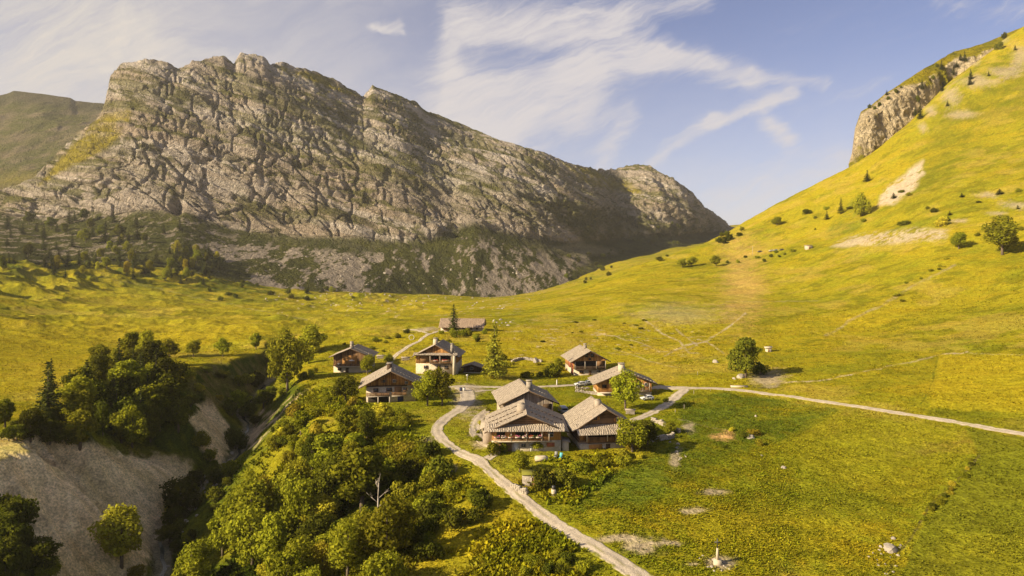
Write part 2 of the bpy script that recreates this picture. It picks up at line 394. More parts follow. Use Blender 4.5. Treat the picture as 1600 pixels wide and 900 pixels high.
# hill pastures right
zone(GREEN * .82, [(1150, 478), (1290, 470), (1240, 500), (1200, 530), (1160, 520)], 10, .6, spk)
zone(GREEN * .85, [(1180, 540), (1260, 520), (1460, 560), (1440, 640), (1260, 600), (1190, 590)], 12, .55, spk)
zone(GOLD * 1.05, [(1466, 556), (1610, 552), (1700, 560), (1700, 650), (1452, 638)], 3, .75)
zone(GREEN * .8, [(1450, 640), (1600, 650), (1600, 676), (1440, 655)], 4, .6)
zone(GREEN * .8, [(1490, 395), (1700, 370), (1700, 430), (1500, 415)], 10, .6, spk)
zone(GREEN * .62, [(1400, 330), (1470, 170), (1600, 110), (1700, 90), (1700, 170), (1560, 190), (1460, 300)], 26, .7, spk)
zone(DKG * 1.3, [(1340, 300), (1360, 320), (1340, 360), (1290, 375), (1310, 340)], 6, .7, spk)
# bare patches
def patch(cx, cy, rx, ry, c=BARE * .82, k=.8, sharp=.6):
    global col
    d = np.hypot((wx - cx) / rx, (wy - cy) / ry) + .7 * n2 + .55 * n3 + .35 * fbm(X_ * 1.1, YG * 1.1, 0, 2, .6, 34)
    col = mixc(col, c, k * (1 - sstep(d, 1 - sharp, 1 + sharp)))
ORNG = C3(.60, .34, .14)
for a in [(1197, 592, 24, 12), (1117, 770, 18, 5), (970, 842, 44, 5), (1040, 850, 30, 4), (932, 434, 0.1, .1), (1000, 855, 28, 14), (1055, 715, 8, 14), (1078, 668, 8, 10),
          (748, 668, 14, 22), (757, 694, 18, 6), (728, 628, 20, 20), (735, 608, 25, 6), (668, 690, 14, 8), (705, 735, 7, 5), (1126, 878, 20, 8), (1085, 882, 12, 3), (1085, 798, 20, 4), (660, 515, 24, 3)]:
    patch(*a)
patch(1130, 682, 18, 7, ORNG); patch(1160, 440, 30, 60, ORNG * .95, .35, .8); patch(1060, 490, 60, 14, BARE, .3, .8)
zone(BARE, [(1370, 320), (1385, 290), (1440, 252), (1443, 272), (1425, 296), (1395, 318)], 4, .92, sstep(n2 + .7 * n3, -.42, -.08))
zone(BARE * .95, [(1300, 383), (1330, 368), (1430, 358), (1482, 362), (1478, 372), (1400, 380), (1320, 386)], 5, .8, sstep(n2 + .9 * n3 + .4 * fbm(X_ * .3, YG * .06, 0, 3, .6, 38), -.28, .1))
for a in [(1540, 305, 18, 4), (1590, 320, 20, 6), (1500, 345, 12, 3), (1560, 335, 14, 3), (1410, 300, 8, 5), (1530, 128, 26, 8), (1485, 150, 12, 12), (1455, 172, 10, 8), (1572, 112, 20, 8), (1560, 62, 16, 7), (1505, 180, 22, 6), (1595, 90, 12, 16), (1440, 200, 8, 6), (1520, 95, 12, 5)]: patch(*a, BARE * .85, .6, .7)
def trail(pts, w, k=.8, c=BARE):
    global col
    n_x = px_ + 3 * fbm(px_ * .08, py_ * .12, 0, 2, .5, 55); n_y = py_ + 1.6 * fbm(px_ * .08, py_ * .12, 4, 2, .5, 57)
    d = dseg(n_x, n_y * 1.6, [(a, b * 1.6) for a, b in pts]); m = k * (1 - sstep(d, w * .3, w * 1.2)) * (YG < 640) * np.clip(.75 + 1.1 * n2 + .9 * n3, .1, 1.1)
    col = mixc(col, c, np.clip(m * .85, 0, 1))
trail([(1003, 498), (1035, 520), (1060, 533), (1078, 550), (1095, 553)], 2.0); trail([(1040, 556), (1068, 540), (1100, 535), (1140, 510), (1165, 490)], 2.2)
trail([(1090, 530), (1110, 538), (1130, 552)], 2.2); trail([(1055, 514), (1075, 528), (1090, 540), (1065, 550)], 1.6); trail([(930, 520), (1000, 535), (1030, 550)], 1.4, .6)
trail([(960, 545), (1020, 566), (1060, 575)], 1.2, .5); trail([(1222, 598), (1290, 594), (1350, 580), (1420, 567), (1465, 555), (1510, 551)], 1.7, .9); trail([(1510, 552), (1600, 555)], 1.0, .4)
trail([(990, 390), (1040, 400), (1080, 410)], 1.0, .3); trail([(1060, 655), (1110, 668), (1140, 672)], 1.0, .4)
trail([(1466, 556), (1455, 600), (1438, 632)], 1.5, .7, DKG * .8); trail([(1530, 712), (1500, 745), (1455, 790), (1430, 830), (1400, 870), (1380, 910)], 2.6, .85, C3(.10, .075, .03))
trail([(1310, 642), (1230, 690), (1200, 704)], 1.2, .6, DKG * .7); trail([(1490, 415), (1420, 450), (1380, 475), (1330, 500), (1290, 525)], 3.5, .55, BARE * .75)
trail([(1135, 472), (1280, 470)], 1.0, .3)
trail([(150, 430), (330, 470), (480, 500)], 1.5, .35, BARE * .8)
trail([(0, 600), (200, 500), (420, 482), (600, 480)], 1.2, .25, GOLD * 1.2)
# stony pasture in front of the scree
st = sstep(fbm(X_ * .25, YG * .18, 0, 3, .7, 61), .42, .52) * psoft(px_, py_, [(380, 462), (560, 452), (860, 455), (800, 490), (700, 500), (560, 490), (440, 490)], 10)
col = mixc(col, BARE, st * .8)
st2 = sstep(fbm(X_ * .3, YG * .3, 0, 3, .7, 67), .40, .5) * psoft(px_, py_, [(790, 500), (900, 500), (1120, 520), (1060, 560), (900, 545), (800, 560)], 12)
col = mixc(col, BARE, st2 * .55)
# scree, low shrubs and boulders at the mountain foot on the left
dk = psoft(wx, wy, [(-100, 395), (140, 400), (260, 420), (360, 420), (430, 436), (420, 470), (360, 470), (260, 452), (120, 430), (-100, 430)], 16)
col = mixc(col, DKG * .9, np.clip(dk * (.5 + 1.3 * n2), 0, .9))
# rising pass in shade to the right
zone(DKG * 1.2, [(880, 460), (940, 400), (1060, 380), (1130, 356), (1100, 372), (1040, 400), (960, 440)], 4, .0)
# gully: bare moraine on its walls, thicket soil on the rest
gm = sstep(GH * -1, -.75, -.35)
wallv = np.clip(GH, 0, 1)
thick = mixc(DKG * .8 + 0 * PXg[..., None], OLIVE * .7, np.clip(.35 + 1.2 * n2 + .4 * n3, 0, 1))
wallm = sstep(wallv, .35, .85)           # 1 on the carved walls
rough = (GS > 0) | (PXg < 0)
dirt = mixc(C3(.78, .58, .29) + 0 * PXg[..., None], C3(.52, .37, .16), np.clip(.35 + 1.1 * fbm(X_ * .06, YG * .45, 0, 5, .65, 71) + .5 * n3, 0, 1))
col = mixc(col, thick, wallm)
bx_ = wx + 16 * n2 + 7 * n3; by_ = wy + 13 * fbm(X_ * .09, YG * .09, 0, 4, .6, 72) + 8 * n3
bmask = np.maximum.reduce([psoft(bx_, by_, p, 5) for p in (
    [(-60, 690), (20, 682), (60, 672), (112, 690), (190, 712), (250, 706), (300, 722), (308, 760), (262, 800), (236, 850), (225, 905), (60, 905), (42, 800), (-60, 785)],
    [(286, 648), (330, 622), (352, 660), (345, 728), (318, 712), (300, 680)],
    [(372, 700), (402, 664), (432, 640), (474, 611), (466, 622), (430, 650), (390, 696)])])
dirt = mixc(dirt, C3(.42, .31, .19), (PXg > 360) * .85)
col = mixc(col, dirt, np.clip(bmask, 0, 1) * (YG < 240) * np.clip(wallm + .4, 0, 1))
upper = psoft(wx, wy, [(290, 600), (330, 560), (420, 545), (440, 570), (400, 620), (330, 640)], 8)
col = mixc(col, C3(.20, .13, .06), upper * .55 * (YG < 300) * np.clip(.5 + n2 + n3, 0, 1))
sb = (1 - sstep(GD + 1.2 * n2, .9, 2.6)) * (YG < 262)
col = mixc(col, C3(.28, .23, .15), sb * .7)
col = np.clip(col * (1 + .16 * n3[..., None] + .10 * n2[..., None]), 0.004, .8)

TV = np.stack([X_ * S, YG * S, ZG * S + CZ], -1)
me_v = TV.reshape(-1, 3)

# ------------------------------------------------------------------ materials
def mat(name):
    m = bpy.data.materials.new(name); m.use_nodes = True; nt = m.node_tree; nt.nodes.clear(); x = NX(nt)
    b = x.new('ShaderNodeBsdfPrincipled'); o = x.new('ShaderNodeOutputMaterial'); nt.links.new(b.outputs[0], o.inputs[0])
    b.inputs['Roughness'].default_value = .9; b.inputs['Specular IOR Level'].default_value = .15
    return m, x, b
def bump(x, b, h, dist, strength=1.0):
    n = x.new('ShaderNodeBump'); n.inputs['Distance'].default_value = dist; n.inputs['Strength'].default_value = strength
    x.put(n.inputs['Height'], h); x.nt.links.new(n.outputs[0], b.inputs['Normal'])
def pos(x): return x.new('ShaderNodeNewGeometry').outputs['Position']

m_ground, x, b = mat('turf and soil')
at_ = x.new('ShaderNodeAttribute'); at_.attribute_name = 'Albedo'
p = pos(x)
f1 = x.noise(p, 2.2, 3, .65); f2 = x.noise(p, .45, 4, .6); f3 = x.noise(p, .07, 4, .6)
v = x.m('MULTIPLY', x.ramp(f1, .25, .75, .55, 1.4), x.ramp(f2, .25, .75, .78, 1.22))
c = x.mix(1.0, at_.outputs['Color'], x.xyz(v, v, v), 'MULTIPLY')
hs = x.new('ShaderNodeHueSaturation'); x.put(hs.inputs['Hue'], x.ramp(f3, .3, .7, .494, .506)); x.put(hs.inputs['Color'], c)
x.nt.links.new(hs.outputs[0], b.inputs['Base Color'])
b.inputs['Specular IOR Level'].default_value = 0.0
bump(x, b, x.m('ADD', x.m('MULTIPLY', f2, 1.4), x.m('MULTIPLY', f1, .5)), .8, .55)

terrain = mesh_np('ground', me_v, quads=grid_faces(*PXg.shape), mat=m_ground, smooth=True)
set_col(terrain.data, 'Albedo', col.reshape(-1, 3)); tag(terrain, kind='structure')

# ------------------------------------------------------------------ mountain massif
def profile_mesh(keys, rows, name, amp, seed, pxr, colfun, mat_, smooth_w=0):
    # keys: {px: [(py, Y), ...]}; rows: samples between successive profile nodes
    kx = np.array(sorted(keys)); nn = len(rows) + 1
    pc = np.arange(*pxr)
    nodes = []
    def sm(a, w):
        if w < 1: return a
        k = np.exp(-np.linspace(-2, 2, 2 * w + 1) ** 2); k /= k.sum()
        return np.convolve(np.pad(a, w, mode='edge'), k, mode='valid')
    for j in range(nn):
        kpy = np.array([keys[k][j][0] for k in kx], float); kY = np.array([keys[k][j][1] for k in kx], float)
        py = np.interp(pc, kx, kpy); Y = np.exp(np.interp(pc, kx, np.log(kY)))
        if smooth_w:
            Y = sm(Y, smooth_w); py = sm(py, 2 if (j >= nn - 3) else 28 if j == 3 else smooth_w // 3 if j != 2 else 3)
        nodes.append(np.stack([(pc - 800) / F * Y, Y, (400 - py) / F * Y], -1))
    out = []; tt = []
    if smooth_w:
        kpy = np.array([keys[k][nn - 3][0] for k in kx], float); kY = np.array([keys[k][nn - 3][1] for k in kx], float)
        cY = sm(np.exp(np.interp(pc, kx, np.log(kY))), smooth_w); cpy = np.maximum(sm(np.interp(pc, kx, kpy), 26) + 3, np.interp(pc, kx, kpy) - 4)
        crest_s = np.stack([(pc - 800) / F * cY, cY, (400 - cpy) / F * cY], -1)
    for j, r in enumerate(rows):
        for i in range(r):
            t = i / r; nx = nodes[j + 1]
            if smooth_w and j == nn - 4:      # crest bumps stay near the crest
                q_ = float(sstep(np.array(t), .62, 1.0)); nx = crest_s * (1 - q_) + nx * q_
            out.append(nodes[j] * (1 - t) + nx * t); tt.append(j + t)
    out.append(nodes[-1]); tt.append(nn - 1)
    Pt = np.array(out); T = np.array(tt)[:, None] + 0 * pc[None, :]
    # surface normal
    du = np.gradient(Pt, axis=1); dv = np.gradient(Pt, axis=0); N = np.cross(du, dv); N /= np.linalg.norm(N, axis=-1, keepdims=True) + 1e-9
    N *= np.where(N[..., 1:2] > 0, -1, 1)
    d, N2 = amp(Pt, T, N, seed, pc)
    Pt = Pt + N2 * d[..., None]
    du = np.gradient(Pt, axis=1); dv = np.gradient(Pt, axis=0); NN = np.cross(du, dv); NN /= np.linalg.norm(NN, axis=-1, keepdims=True) + 1e-9
    NN *= np.where(NN[..., 2:3] < 0, -1, 1)
    PXp = Pt[..., 0] / Pt[..., 1] * F + 800; PYp = 400 - Pt[..., 2] / Pt[..., 1] * F
    c = colfun(Pt, T, NN, PXp, PYp)
    vv = Pt * S; vv[..., 2] += CZ
    o = mesh_np(name, vv.reshape(-1, 3), quads=grid_faces(*Pt.shape[:2]), mat=mat_, smooth=False)
    set_col(o.data, 'Albedo', np.clip(c, .004, .8).reshape(-1, 3))
    return tag(o, kind='structure')

m_rock, x, b = mat('limestone and scree')
at_ = x.new('ShaderNodeAttribute'); at_.attribute_name = 'Albedo'; p = pos(x)
f1 = x.noise(p, .09, 7, .72); f2 = x.noise(p, .35, 4, .7)
vo = x.new('ShaderNodeTexVoronoi'); vo.feature = 'DISTANCE_TO_EDGE'; vo.inputs['Scale'].default_value = .07; x.put(vo.inputs['Vector'], x.v('ADD', p, x.v('SCALE', x.noise(p, .05, 4, .6, col=True), scale=30.0))); ve = x.ramp(vo.outputs[0], 0, .12)
f1 = x.m('ADD', f1, x.m('MULTIPLY', x.m('ABSOLUTE', x.m('SUBTRACT', x.noise(p, .05, 6, .6), .5)), .9))
v = x.m('MULTIPLY', x.ramp(f1, .35, .8, .78, 1.25), x.ramp(f2, .25, .75, .85, 1.15))
c = x.mix(1.0, at_.outputs['Color'], x.xyz(v, v, v), 'MULTIPLY'); x.nt.links.new(c, b.inputs['Base Color'])
b.inputs['Specular IOR Level'].default_value = 0.0
bump(x, b, x.m('ADD', x.m('ADD', x.m('MULTIPLY', f1, 3.0), x.m('MULTIPLY', f2, 1.2)), x.m('MULTIPLY', ve, .7)), 5.0, 1.0)

K = {}
def mk(px, toe, base, ridge, f=.45, fy=.30):
    dY = float(np.interp(px, [-600, 0, 275, 640], [320, 230, 130, 0])); base = (base[0], base[1] + dY); ridge = (ridge[0], ridge[1] + dY * .9)
    K[px] = [(toe[0] + 40, toe[1] - 30), toe, base, (base[0] + f * (ridge[0] - base[0]), base[1] + fy * (ridge[1] - base[1])), ridge, (ridge[0] + 12, ridge[1] + 90), (ridge[0] + 90, ridge[1] + 420)]
for a in [(-600, (400, 560), (390, 600), (330, 700)), (-400, (402, 560), (385, 640), (320, 760)), (-200, (405, 600), (365, 690), (300, 800)), (-60, (405, 640), (340, 740), (308, 790)),
          (0, (405, 650), (338, 760), (298, 810)), (30, (408, 660), (344, 765), (292, 825)), (60, (412, 670), (346, 775), (277, 850)), (100, (418, 690), (342, 785), (235, 890)), (150, (422, 700), (340, 800), (192, 940)),
          (166, (423, 703), (339, 803), (180, 955)), (171, (424, 705), (339, 805), (126, 975)), (190, (425, 710), (338, 812), (106, 990)), (235, (427, 725), (332, 832), (97, 1020)), (262, (428, 738), (334, 845), (101, 1045)), (277, (428, 740), (332, 850), (112, 1050)),
          (286, (429, 742), (333, 858), (111, 1055)), (300, (432, 750), (338, 862), (101, 1080)), (330, (435, 760), (350, 880), (93, 1120)), (350, (438, 770), (356, 892), (90, 1135)), (366, (440, 775), (360, 900), (104, 1150)), (375, (442, 780), (362, 905), (87, 1160)),
          (412, (448, 795), (366, 925), (89, 1190)), (422, (450, 800), (367, 933), (104, 1200)), (440, (453, 805), (368, 945), (101, 1220)), (490, (456, 830), (371, 965), (116, 1280)), (530, (458, 850), (373, 985), (131, 1330)),
          (568, (459, 880), (375, 1005), (156, 1370)), (582, (459, 885), (376, 1015), (138, 1385)), (620, (460, 915), (377, 1035), (152, 1430)), (650, (460, 935), (378, 1055), (162, 1470)), (662, (460, 940), (378, 1060), (174, 1500)), (700, (460, 965), (364, 1100), (186, 1530)),
          (740, (461, 970), (351, 1120), (204, 1540)), (800, (462, 1000), (367, 1150), (226, 1500)), (850, (458, 1030), (375, 1190), (240, 1540)), (890, (455, 1060), (381, 1240), (257, 1600)),
          (930, (442, 1130), (378, 1310), (268, 1720)), (960, (432, 1190), (377, 1480), (269, 2000)), (980, (424, 1240), (376, 1520), (263, 2010)), (1012, (412, 1320), (375, 1540), (264, 1960)), (1050, (400, 1430), (372, 1600), (285, 1920)),
          (1080, (392, 1520), (370, 1680), (305, 1960)), (1095, (388, 1620), (368, 1760), (322, 2050)), (1110, (383, 1720), (367, 1860), (336, 2150)), (1137, (374, 1900), (364, 2060), (358, 2330)), (1180, (372, 2200), (378, 2350), (392, 2560))]:
    mk(*a)
def mamp(Pt, T, N, seed, pc):
    x, y, z = Pt[..., 0], Pt[..., 1], Pt[..., 2]
    s = x * .62 + y * .78                        # along the strike
    cl = sstep(T, 1.85, 2.1) * (1 - sstep(T, 4.4, 5.0))   # cliffs
    dip = z + s * .42                            # beds fall to the right
    wob = 16 * fbm(s * .008, z * .008, 1, 3, .5, seed + 60)
    beds = ridged(s * .0035, (dip + wob) * .030, y * .002, 5, .6, seed)
    but = ridged(s * .011 + z * .006, z * .0045, y * .002, 6, .56, seed + 11)
    low = 1 - sstep(T, 2.7, 3.3)
    crag = ridged(s * .030, (z + s * .42) * .065, y * .03, 6, .66, seed + 22)
    w2 = 9 * fbm(s * .02, z * .02, 3, 4, .6, seed + 61)
    saw = lambda h_, k_: (lambda f: np.where(f < .72, f / .72, (1 - f) / .28))(np.mod((dip + wob + w2 * k_) / h_, 1.0))
    ter = 6.5 * saw(23.0, 1.0) * (.35 + sstep(fbm(s * .01, dip * .02, 7, 3, .5, seed + 62), -.3, .3)) + 1.7 * saw(8.3, .7)
    nc = fbm(s * .016 + z * .010, z * .006, y * .003, 4, .55, seed + 63); nc2 = fbm(s * .05 - z * .02, z * .025, y * .01, 3, .6, seed + 64); nc3 = fbm(s * .018 + dip * .02, dip * .05, 0, 4, .55, seed + 65)
    crk = 5.5 * np.exp(-(nc / .035) ** 2) * (.4 + .6 * low) + 4.5 * np.exp(-(nc2 / .06) ** 2) + 3.5 * np.exp(-(nc3 / .035) ** 2)
    rug = 1 + .8 * sstep(T, 3.5, 3.9)
    topd = 1 - .72 * sstep(T, 3.8, 4.0)
    d = cl * (lerp(7, 3, sstep(T, 3.6, 4.1)) * beds * (1.15 - .5 * low) + lerp(8, 12, low) * (but - .15) * topd + ter * topd - crk * topd + 2.3 * crag * rug)
    d = d + cl * (sstep(pc, 860, 1000)[None, :] * 11 * (ridged(s * .010, dip * .012 + 3, y * .004, 4, .6, seed + 90) - .1))
    d = d + cl * (sstep(pc, 930, 1000)[None, :] * (1 - .5 * sstep(T, 3.7, 4.0)) * (13 * (ridged(x * .020, z * .006, y * .004, 5, .66, seed + 92) - .15) + 5 * ridged(x * .05, z * .05, y * .02, 4, .65, seed + 93)))
    scr = sstep(T, .8, 1.2) * (1 - cl)
    d = d + scr * (2.2 * ridged(s * .02, (y - x) * .006, 0, 4, .6, seed + 33) + .8 * fbm(x * .12, y * .12, 0, 3, .6, seed + 44))
    # the dark cave at the cliff foot
    PXv = pc[None, :] + 0 * T
    cave = np.exp(-((PXv - 277) / 6.0) ** 2) * np.exp(-((T - 2.08) / .10) ** 2)
    d = d - 34 * cave
    NN = N.copy(); top = sstep(T, 3.6, 4.0)[..., None]
    NN = NN * (1 - top) + np.array([0, -.2, 1.0]) * top
    return d, NN
ROCK, ROCK2, MGR, SHR = np.array((.57, .475, .365)), np.array((.45, .36, .265)), np.array((.15, .145, .03)), np.array((.075, .078, .022))
def mcol(Pt, T, NN, PXp, PYp):
    x, y, z = Pt[..., 0], Pt[..., 1], Pt[..., 2]; s = x * .62 + y * .78
    nA = fbm(s * .01, z * .02, 0, 5, .6, 81); nB = fbm(s * .05, z * .06, y * .03, 4, .65, 82); streak = fbm(s * .045, z * .006, 0, 4, .6, 83)
    c = ROCK + 0 * x[..., None]
    c = mixc(c, ROCK2, np.clip(.35 + .9 * streak + .5 * nB, 0, 1))
    c = mixc(c, np.array((.46, .34, .22)), np.clip(.2 + 1.0 * nA, 0, .6))
    bd = fbm(s * .0035, (z + s * .42 + 12 * nA) * .028, 0, 5, .6, 88)
    c = mixc(c, np.array((.68, .585, .47)), sstep(bd, .05, .35) * .75)
    c = mixc(c, np.array((.36, .29, .205)), sstep(-bd, .12, .4) * .6)
    sl_ = sstep(fbm(s * .006, (z + s * .42) * .045, 3, 4, .6, 89), .16, .30) * sstep(T, 2.5, 3.0); c = mixc(c, MGR * 1.1, sl_ * .6)
    ledge = sstep(NN[..., 2] + .22 * nB, .58, .76) * sstep(T, 2.0, 2.3)
    c = mixc(c, MGR, np.clip(ledge * (.75 + nA), 0, .9) * sstep(nB + .9 * nA, -.35, .15))
    dip = z + s * .42; veg = ridged(s * .012, (dip + 14 * nA) * .055, 0, 5, .62, 86)
    c = mixc(c, MGR * .75, sstep(veg, .38, .52) * np.clip(.75 + 1.6 * nA, 0, 1) * sstep(T, 2.05, 2.3) * .85 * (1 - .75 * sstep(PXp, 960, 1000)))
    gl0 = fbm(s * .03, z * .035, y * .02, 4, .65, 87); c = mixc(c, MGR * .8, sstep(gl0 + .3 * NN[..., 2], .30, .42) * .8)
    # grassy flank above the lower cliff on the right and along the shoulders
    gz = np.maximum.reduce([psoft(PXp, PYp, q, 10) for q in (
        [(800, 296), (860, 310), (960, 335), (1060, 350), (1132, 358), (1136, 375), (1070, 400), (960, 398), (925, 384), (890, 352), (840, 326)],
        [(640, 245), (720, 262), (800, 300), (760, 292), (690, 268)], [(560, 225), (660, 262), (760, 305), (840, 345), (800, 330), (700, 290), (600, 250)])])
    c = mixc(c, MGR * .9, np.clip(gz * (1.0 + 1.5 * nB + .6 * nA), 0, .92))
    gl = np.maximum.reduce([psoft(PXp, PYp, q, 5) for q in ([(880, 254), (930, 268), (985, 288), (1005, 305), (960, 298), (905, 280)], [(165, 178), (205, 170), (200, 200), (160, 235), (110, 260), (60, 290), (110, 232), (140, 200)], [(420, 100), (500, 118), (560, 150), (500, 130)])])
    c = mixc(c, np.array((.34, .27, .02)), np.clip(gl * (.9 + 1.8 * nB), 0, .9))
    # scree apron with patches of dwarf shrub
    ap = 1 - sstep(T, 1.93, 2.06)
    n5 = fbm(x * .10 + z * .04, (y - x) * .04, 0, 5, .72, 84); n6 = fbm(x * .014, y * .01, 0, 4, .55, 85)
    sc = sstep(n5 + .8 * n6 - .02, .05, .14)
    base = mixc(SHR + 0 * x[..., None], MGR * .8, np.clip(.3 + nB, 0, 1))
    turf = sstep(T + .35 * n6, 1.72, 1.92)
    a = mixc(base, np.array((.42, .34, .25)), sc * (1 - .9 * turf) * sstep(PXp, 180, 330) * (1 - sstep(PXp, 880, 960)))
    a = mixc(a, np.array((.40, .32, .22)), sstep(n5 + .3 * n6, .16, .24) * (1 - sstep(PXp, 180, 330)) * .8)
    a = mixc(a, np.array((.30, .26, .14)), .8 * psoft(PXp, PYp, [(865, 388), (900, 378), (960, 390), (965, 398), (900, 398)], 5))
    a = mixc(a, MGR * 1.3, .8 * psoft(PXp, PYp, [(900, 420), (940, 405), (1020, 400), (1060, 405), (1000, 425), (930, 445)], 6))
    return mixc(c, a, ap)
mountain = profile_mesh(K, [6, 90, 170, 150, 10, 8], 'mountain', mamp, 5, (-600, 1180, 1.8), mcol, m_rock, 16)

# far ridge beyond the left shoulder
K2 = {}
for px, ry, yy2 in [(-500, 100, 2000), (-200, 135, 2000), (-40, 150, 2050), (0, 149, 2080), (12, 146, 2090), (22, 142, 2100), (60, 146, 2120), (110, 153, 2150), (118, 158, 2150), (165, 162, 2200), (260, 200, 2300), (400, 330, 2400)]:
    K2[px] = [(345, 1150), (292, 1500), (258, 1650), (ry + 14, yy2 - 60), (ry, yy2), (ry + 30, yy2 + 300)]
def hamp(Pt, T, N, seed, pc):
    x, y, z = Pt[..., 0], Pt[..., 1], Pt[..., 2]
    d = 14 * ridged(x * .006, z * .004, y * .003, 5, .55, seed) * sstep(T, 0.5, 2) * (1 - .7 * sstep(T, 2.9, 3.2)) + 5 * fbm(x * .03, z * .03, 0, 4, .6, seed + 3)
    NN = N.copy(); top = sstep(T, 2.8, 3.3)[..., None]; NN = NN * (1 - top) + np.array([0, -.3, 1.0]) * top
    return d * np.where(T > 3.5, .3, 1), NN
def hcol(Pt, T, NN, PXp, PYp):
    x, y, z = Pt[..., 0], Pt[..., 1], Pt[..., 2]
    nA = fbm(x * .006, z * .012, 0, 5, .6, 91); nB = fbm(x * .03, z * .04, 0, 4, .65, 92)
    c = mixc(np.array((.12, .12, .03)) + 0 * x[..., None], np.array((.26, .20, .12)), np.clip(.3 + 1.2 * nA + nB, 0, 1))
    c = mixc(c, np.array((.09, .085, .04)), sstep(T, 2.85, 3.0) * .8)
    c = mixc(c, np.array((.24, .20, .03)), np.clip(1 - np.abs(T - 1.2) / .7, 0, 1) * .8)
    c = mixc(c, ROCK * .8, (1 - sstep(T, .3, .75)) * np.clip(.6 + 1.5 * nB, 0, 1))
    return c
far_ridge = profile_mesh(K2, [50, 40, 70, 14, 8], 'hill', hamp, 50, (-500, 400, 2.2), hcol, m_rock, 8)

# limestone outcrop that crowns the right hillside
K3 = {}
for px, bs, tp in [(1326, (262, 715), (256, 725)), (1331, (262, 712), (240, 735)), (1336, (260, 712), (200, 755)), (1345, (256, 712), (174, 768)), (1360, (246, 718), (165, 772)), (1385, (228, 735), (145, 782)), (1410, (212, 745), (128, 792)),
                   (1440, (196, 765), (110, 805)), (1470, (165, 790), (92, 830)), (1490, (150, 800), (80, 860)), (1515, (150, 790), (75, 870)), (1550, (135, 790), (62, 885)), (1600, (110, 800), (41, 900)), (1680, (80, 820), (10, 920)), (1760, (60, 830), (0, 930))]:
    K3[px] = [(bs[0] + 14, bs[1] + 6), bs, (bs[0] + .75 * (tp[0] - bs[0]), bs[1] + .42 * (tp[1] - bs[1])), tp, (tp[0] + 20, tp[1] + 70), (tp[0] + 140, tp[1] + 260)]
def camp(Pt, T, N, seed, pc):
    x, y, z = Pt[..., 0], Pt[..., 1], Pt[..., 2]
    cl = sstep(T, .7, 1.1) * (1 - sstep(T, 2.2, 2.7))
    d = cl * (6 * (ridged(x * .035, z * .012, y * .03, 5, .6, seed) - .2) + 2 * ridged(x * .09, z * .09, 0, 3, .6, seed + 5)) + 1.2 * fbm(x * .05, y * .05, 0, 4, .6, seed + 9)
    NN = N.copy(); top = sstep(T, 2.2, 2.8)[..., None]; NN = NN * (1 - top) + np.array([0, -.2, 1.0]) * top
    return d, NN
def ccol(Pt, T, NN, PXp, PYp):
    x, y, z = Pt[..., 0], Pt[..., 1], Pt[..., 2]
    nA = fbm(x * .02, z * .02, y * .02, 5, .6, 95); nB = fbm(x * .07, z * .04, y * .07, 4, .6, 96)
    c = mixc(np.array((.70, .56, .34)) + 0 * x[..., None], np.array((.54, .41, .22)), np.clip(.35 + 1.2 * nB, 0, 1))
    g = mixc(np.array((.40, .31, .014)) + 0 * x[..., None], np.array((.24, .22, .012)), np.clip(.4 + nA + nB, 0, 1))
    east = sstep(PXp, 1395, 1445)
    gm_ = np.clip(sstep(T - .8 * (1 - east), 1.95, 2.2) + sstep(nA + .5 * nB + .22 * east, .12, .34) + (1 - sstep(T, .6, 1.0)) , 0, 1)
    return mixc(c, g, gm_)
crag = profile_mesh(K3, [8, 70, 50, 14, 10], 'rocky hill', camp, 70, (1326, 1762, 1.6), ccol, m_rock); crag.name = 'rock_outcrop_hill'

# ------------------------------------------------------------------ roads, water
m_grav, x, b = mat('pale gravel'); p = pos(x)
f1 = x.noise(p, 3.5, 4, .7); f2 = x.noise(p, .35, 4, .6)
ra = x.new('ShaderNodeAttribute'); ra.attribute_name = 'Albedo'; v = x.m('MULTIPLY', x.ramp(f1, .3, .7, .78, 1.18), x.ramp(f2, .3, .7, .9, 1.1)); x.nt.links.new(x.mix(1.0, ra.outputs['Color'], x.xyz(v, v, v), 'MULTIPLY'), b.inputs['Base Color']); bump(x, b, f1, .12, .8)
m_dry, x, b = mat('grassed gravel edge'); b.inputs['Base Color'].default_value = (.3, .25, .08, 1)

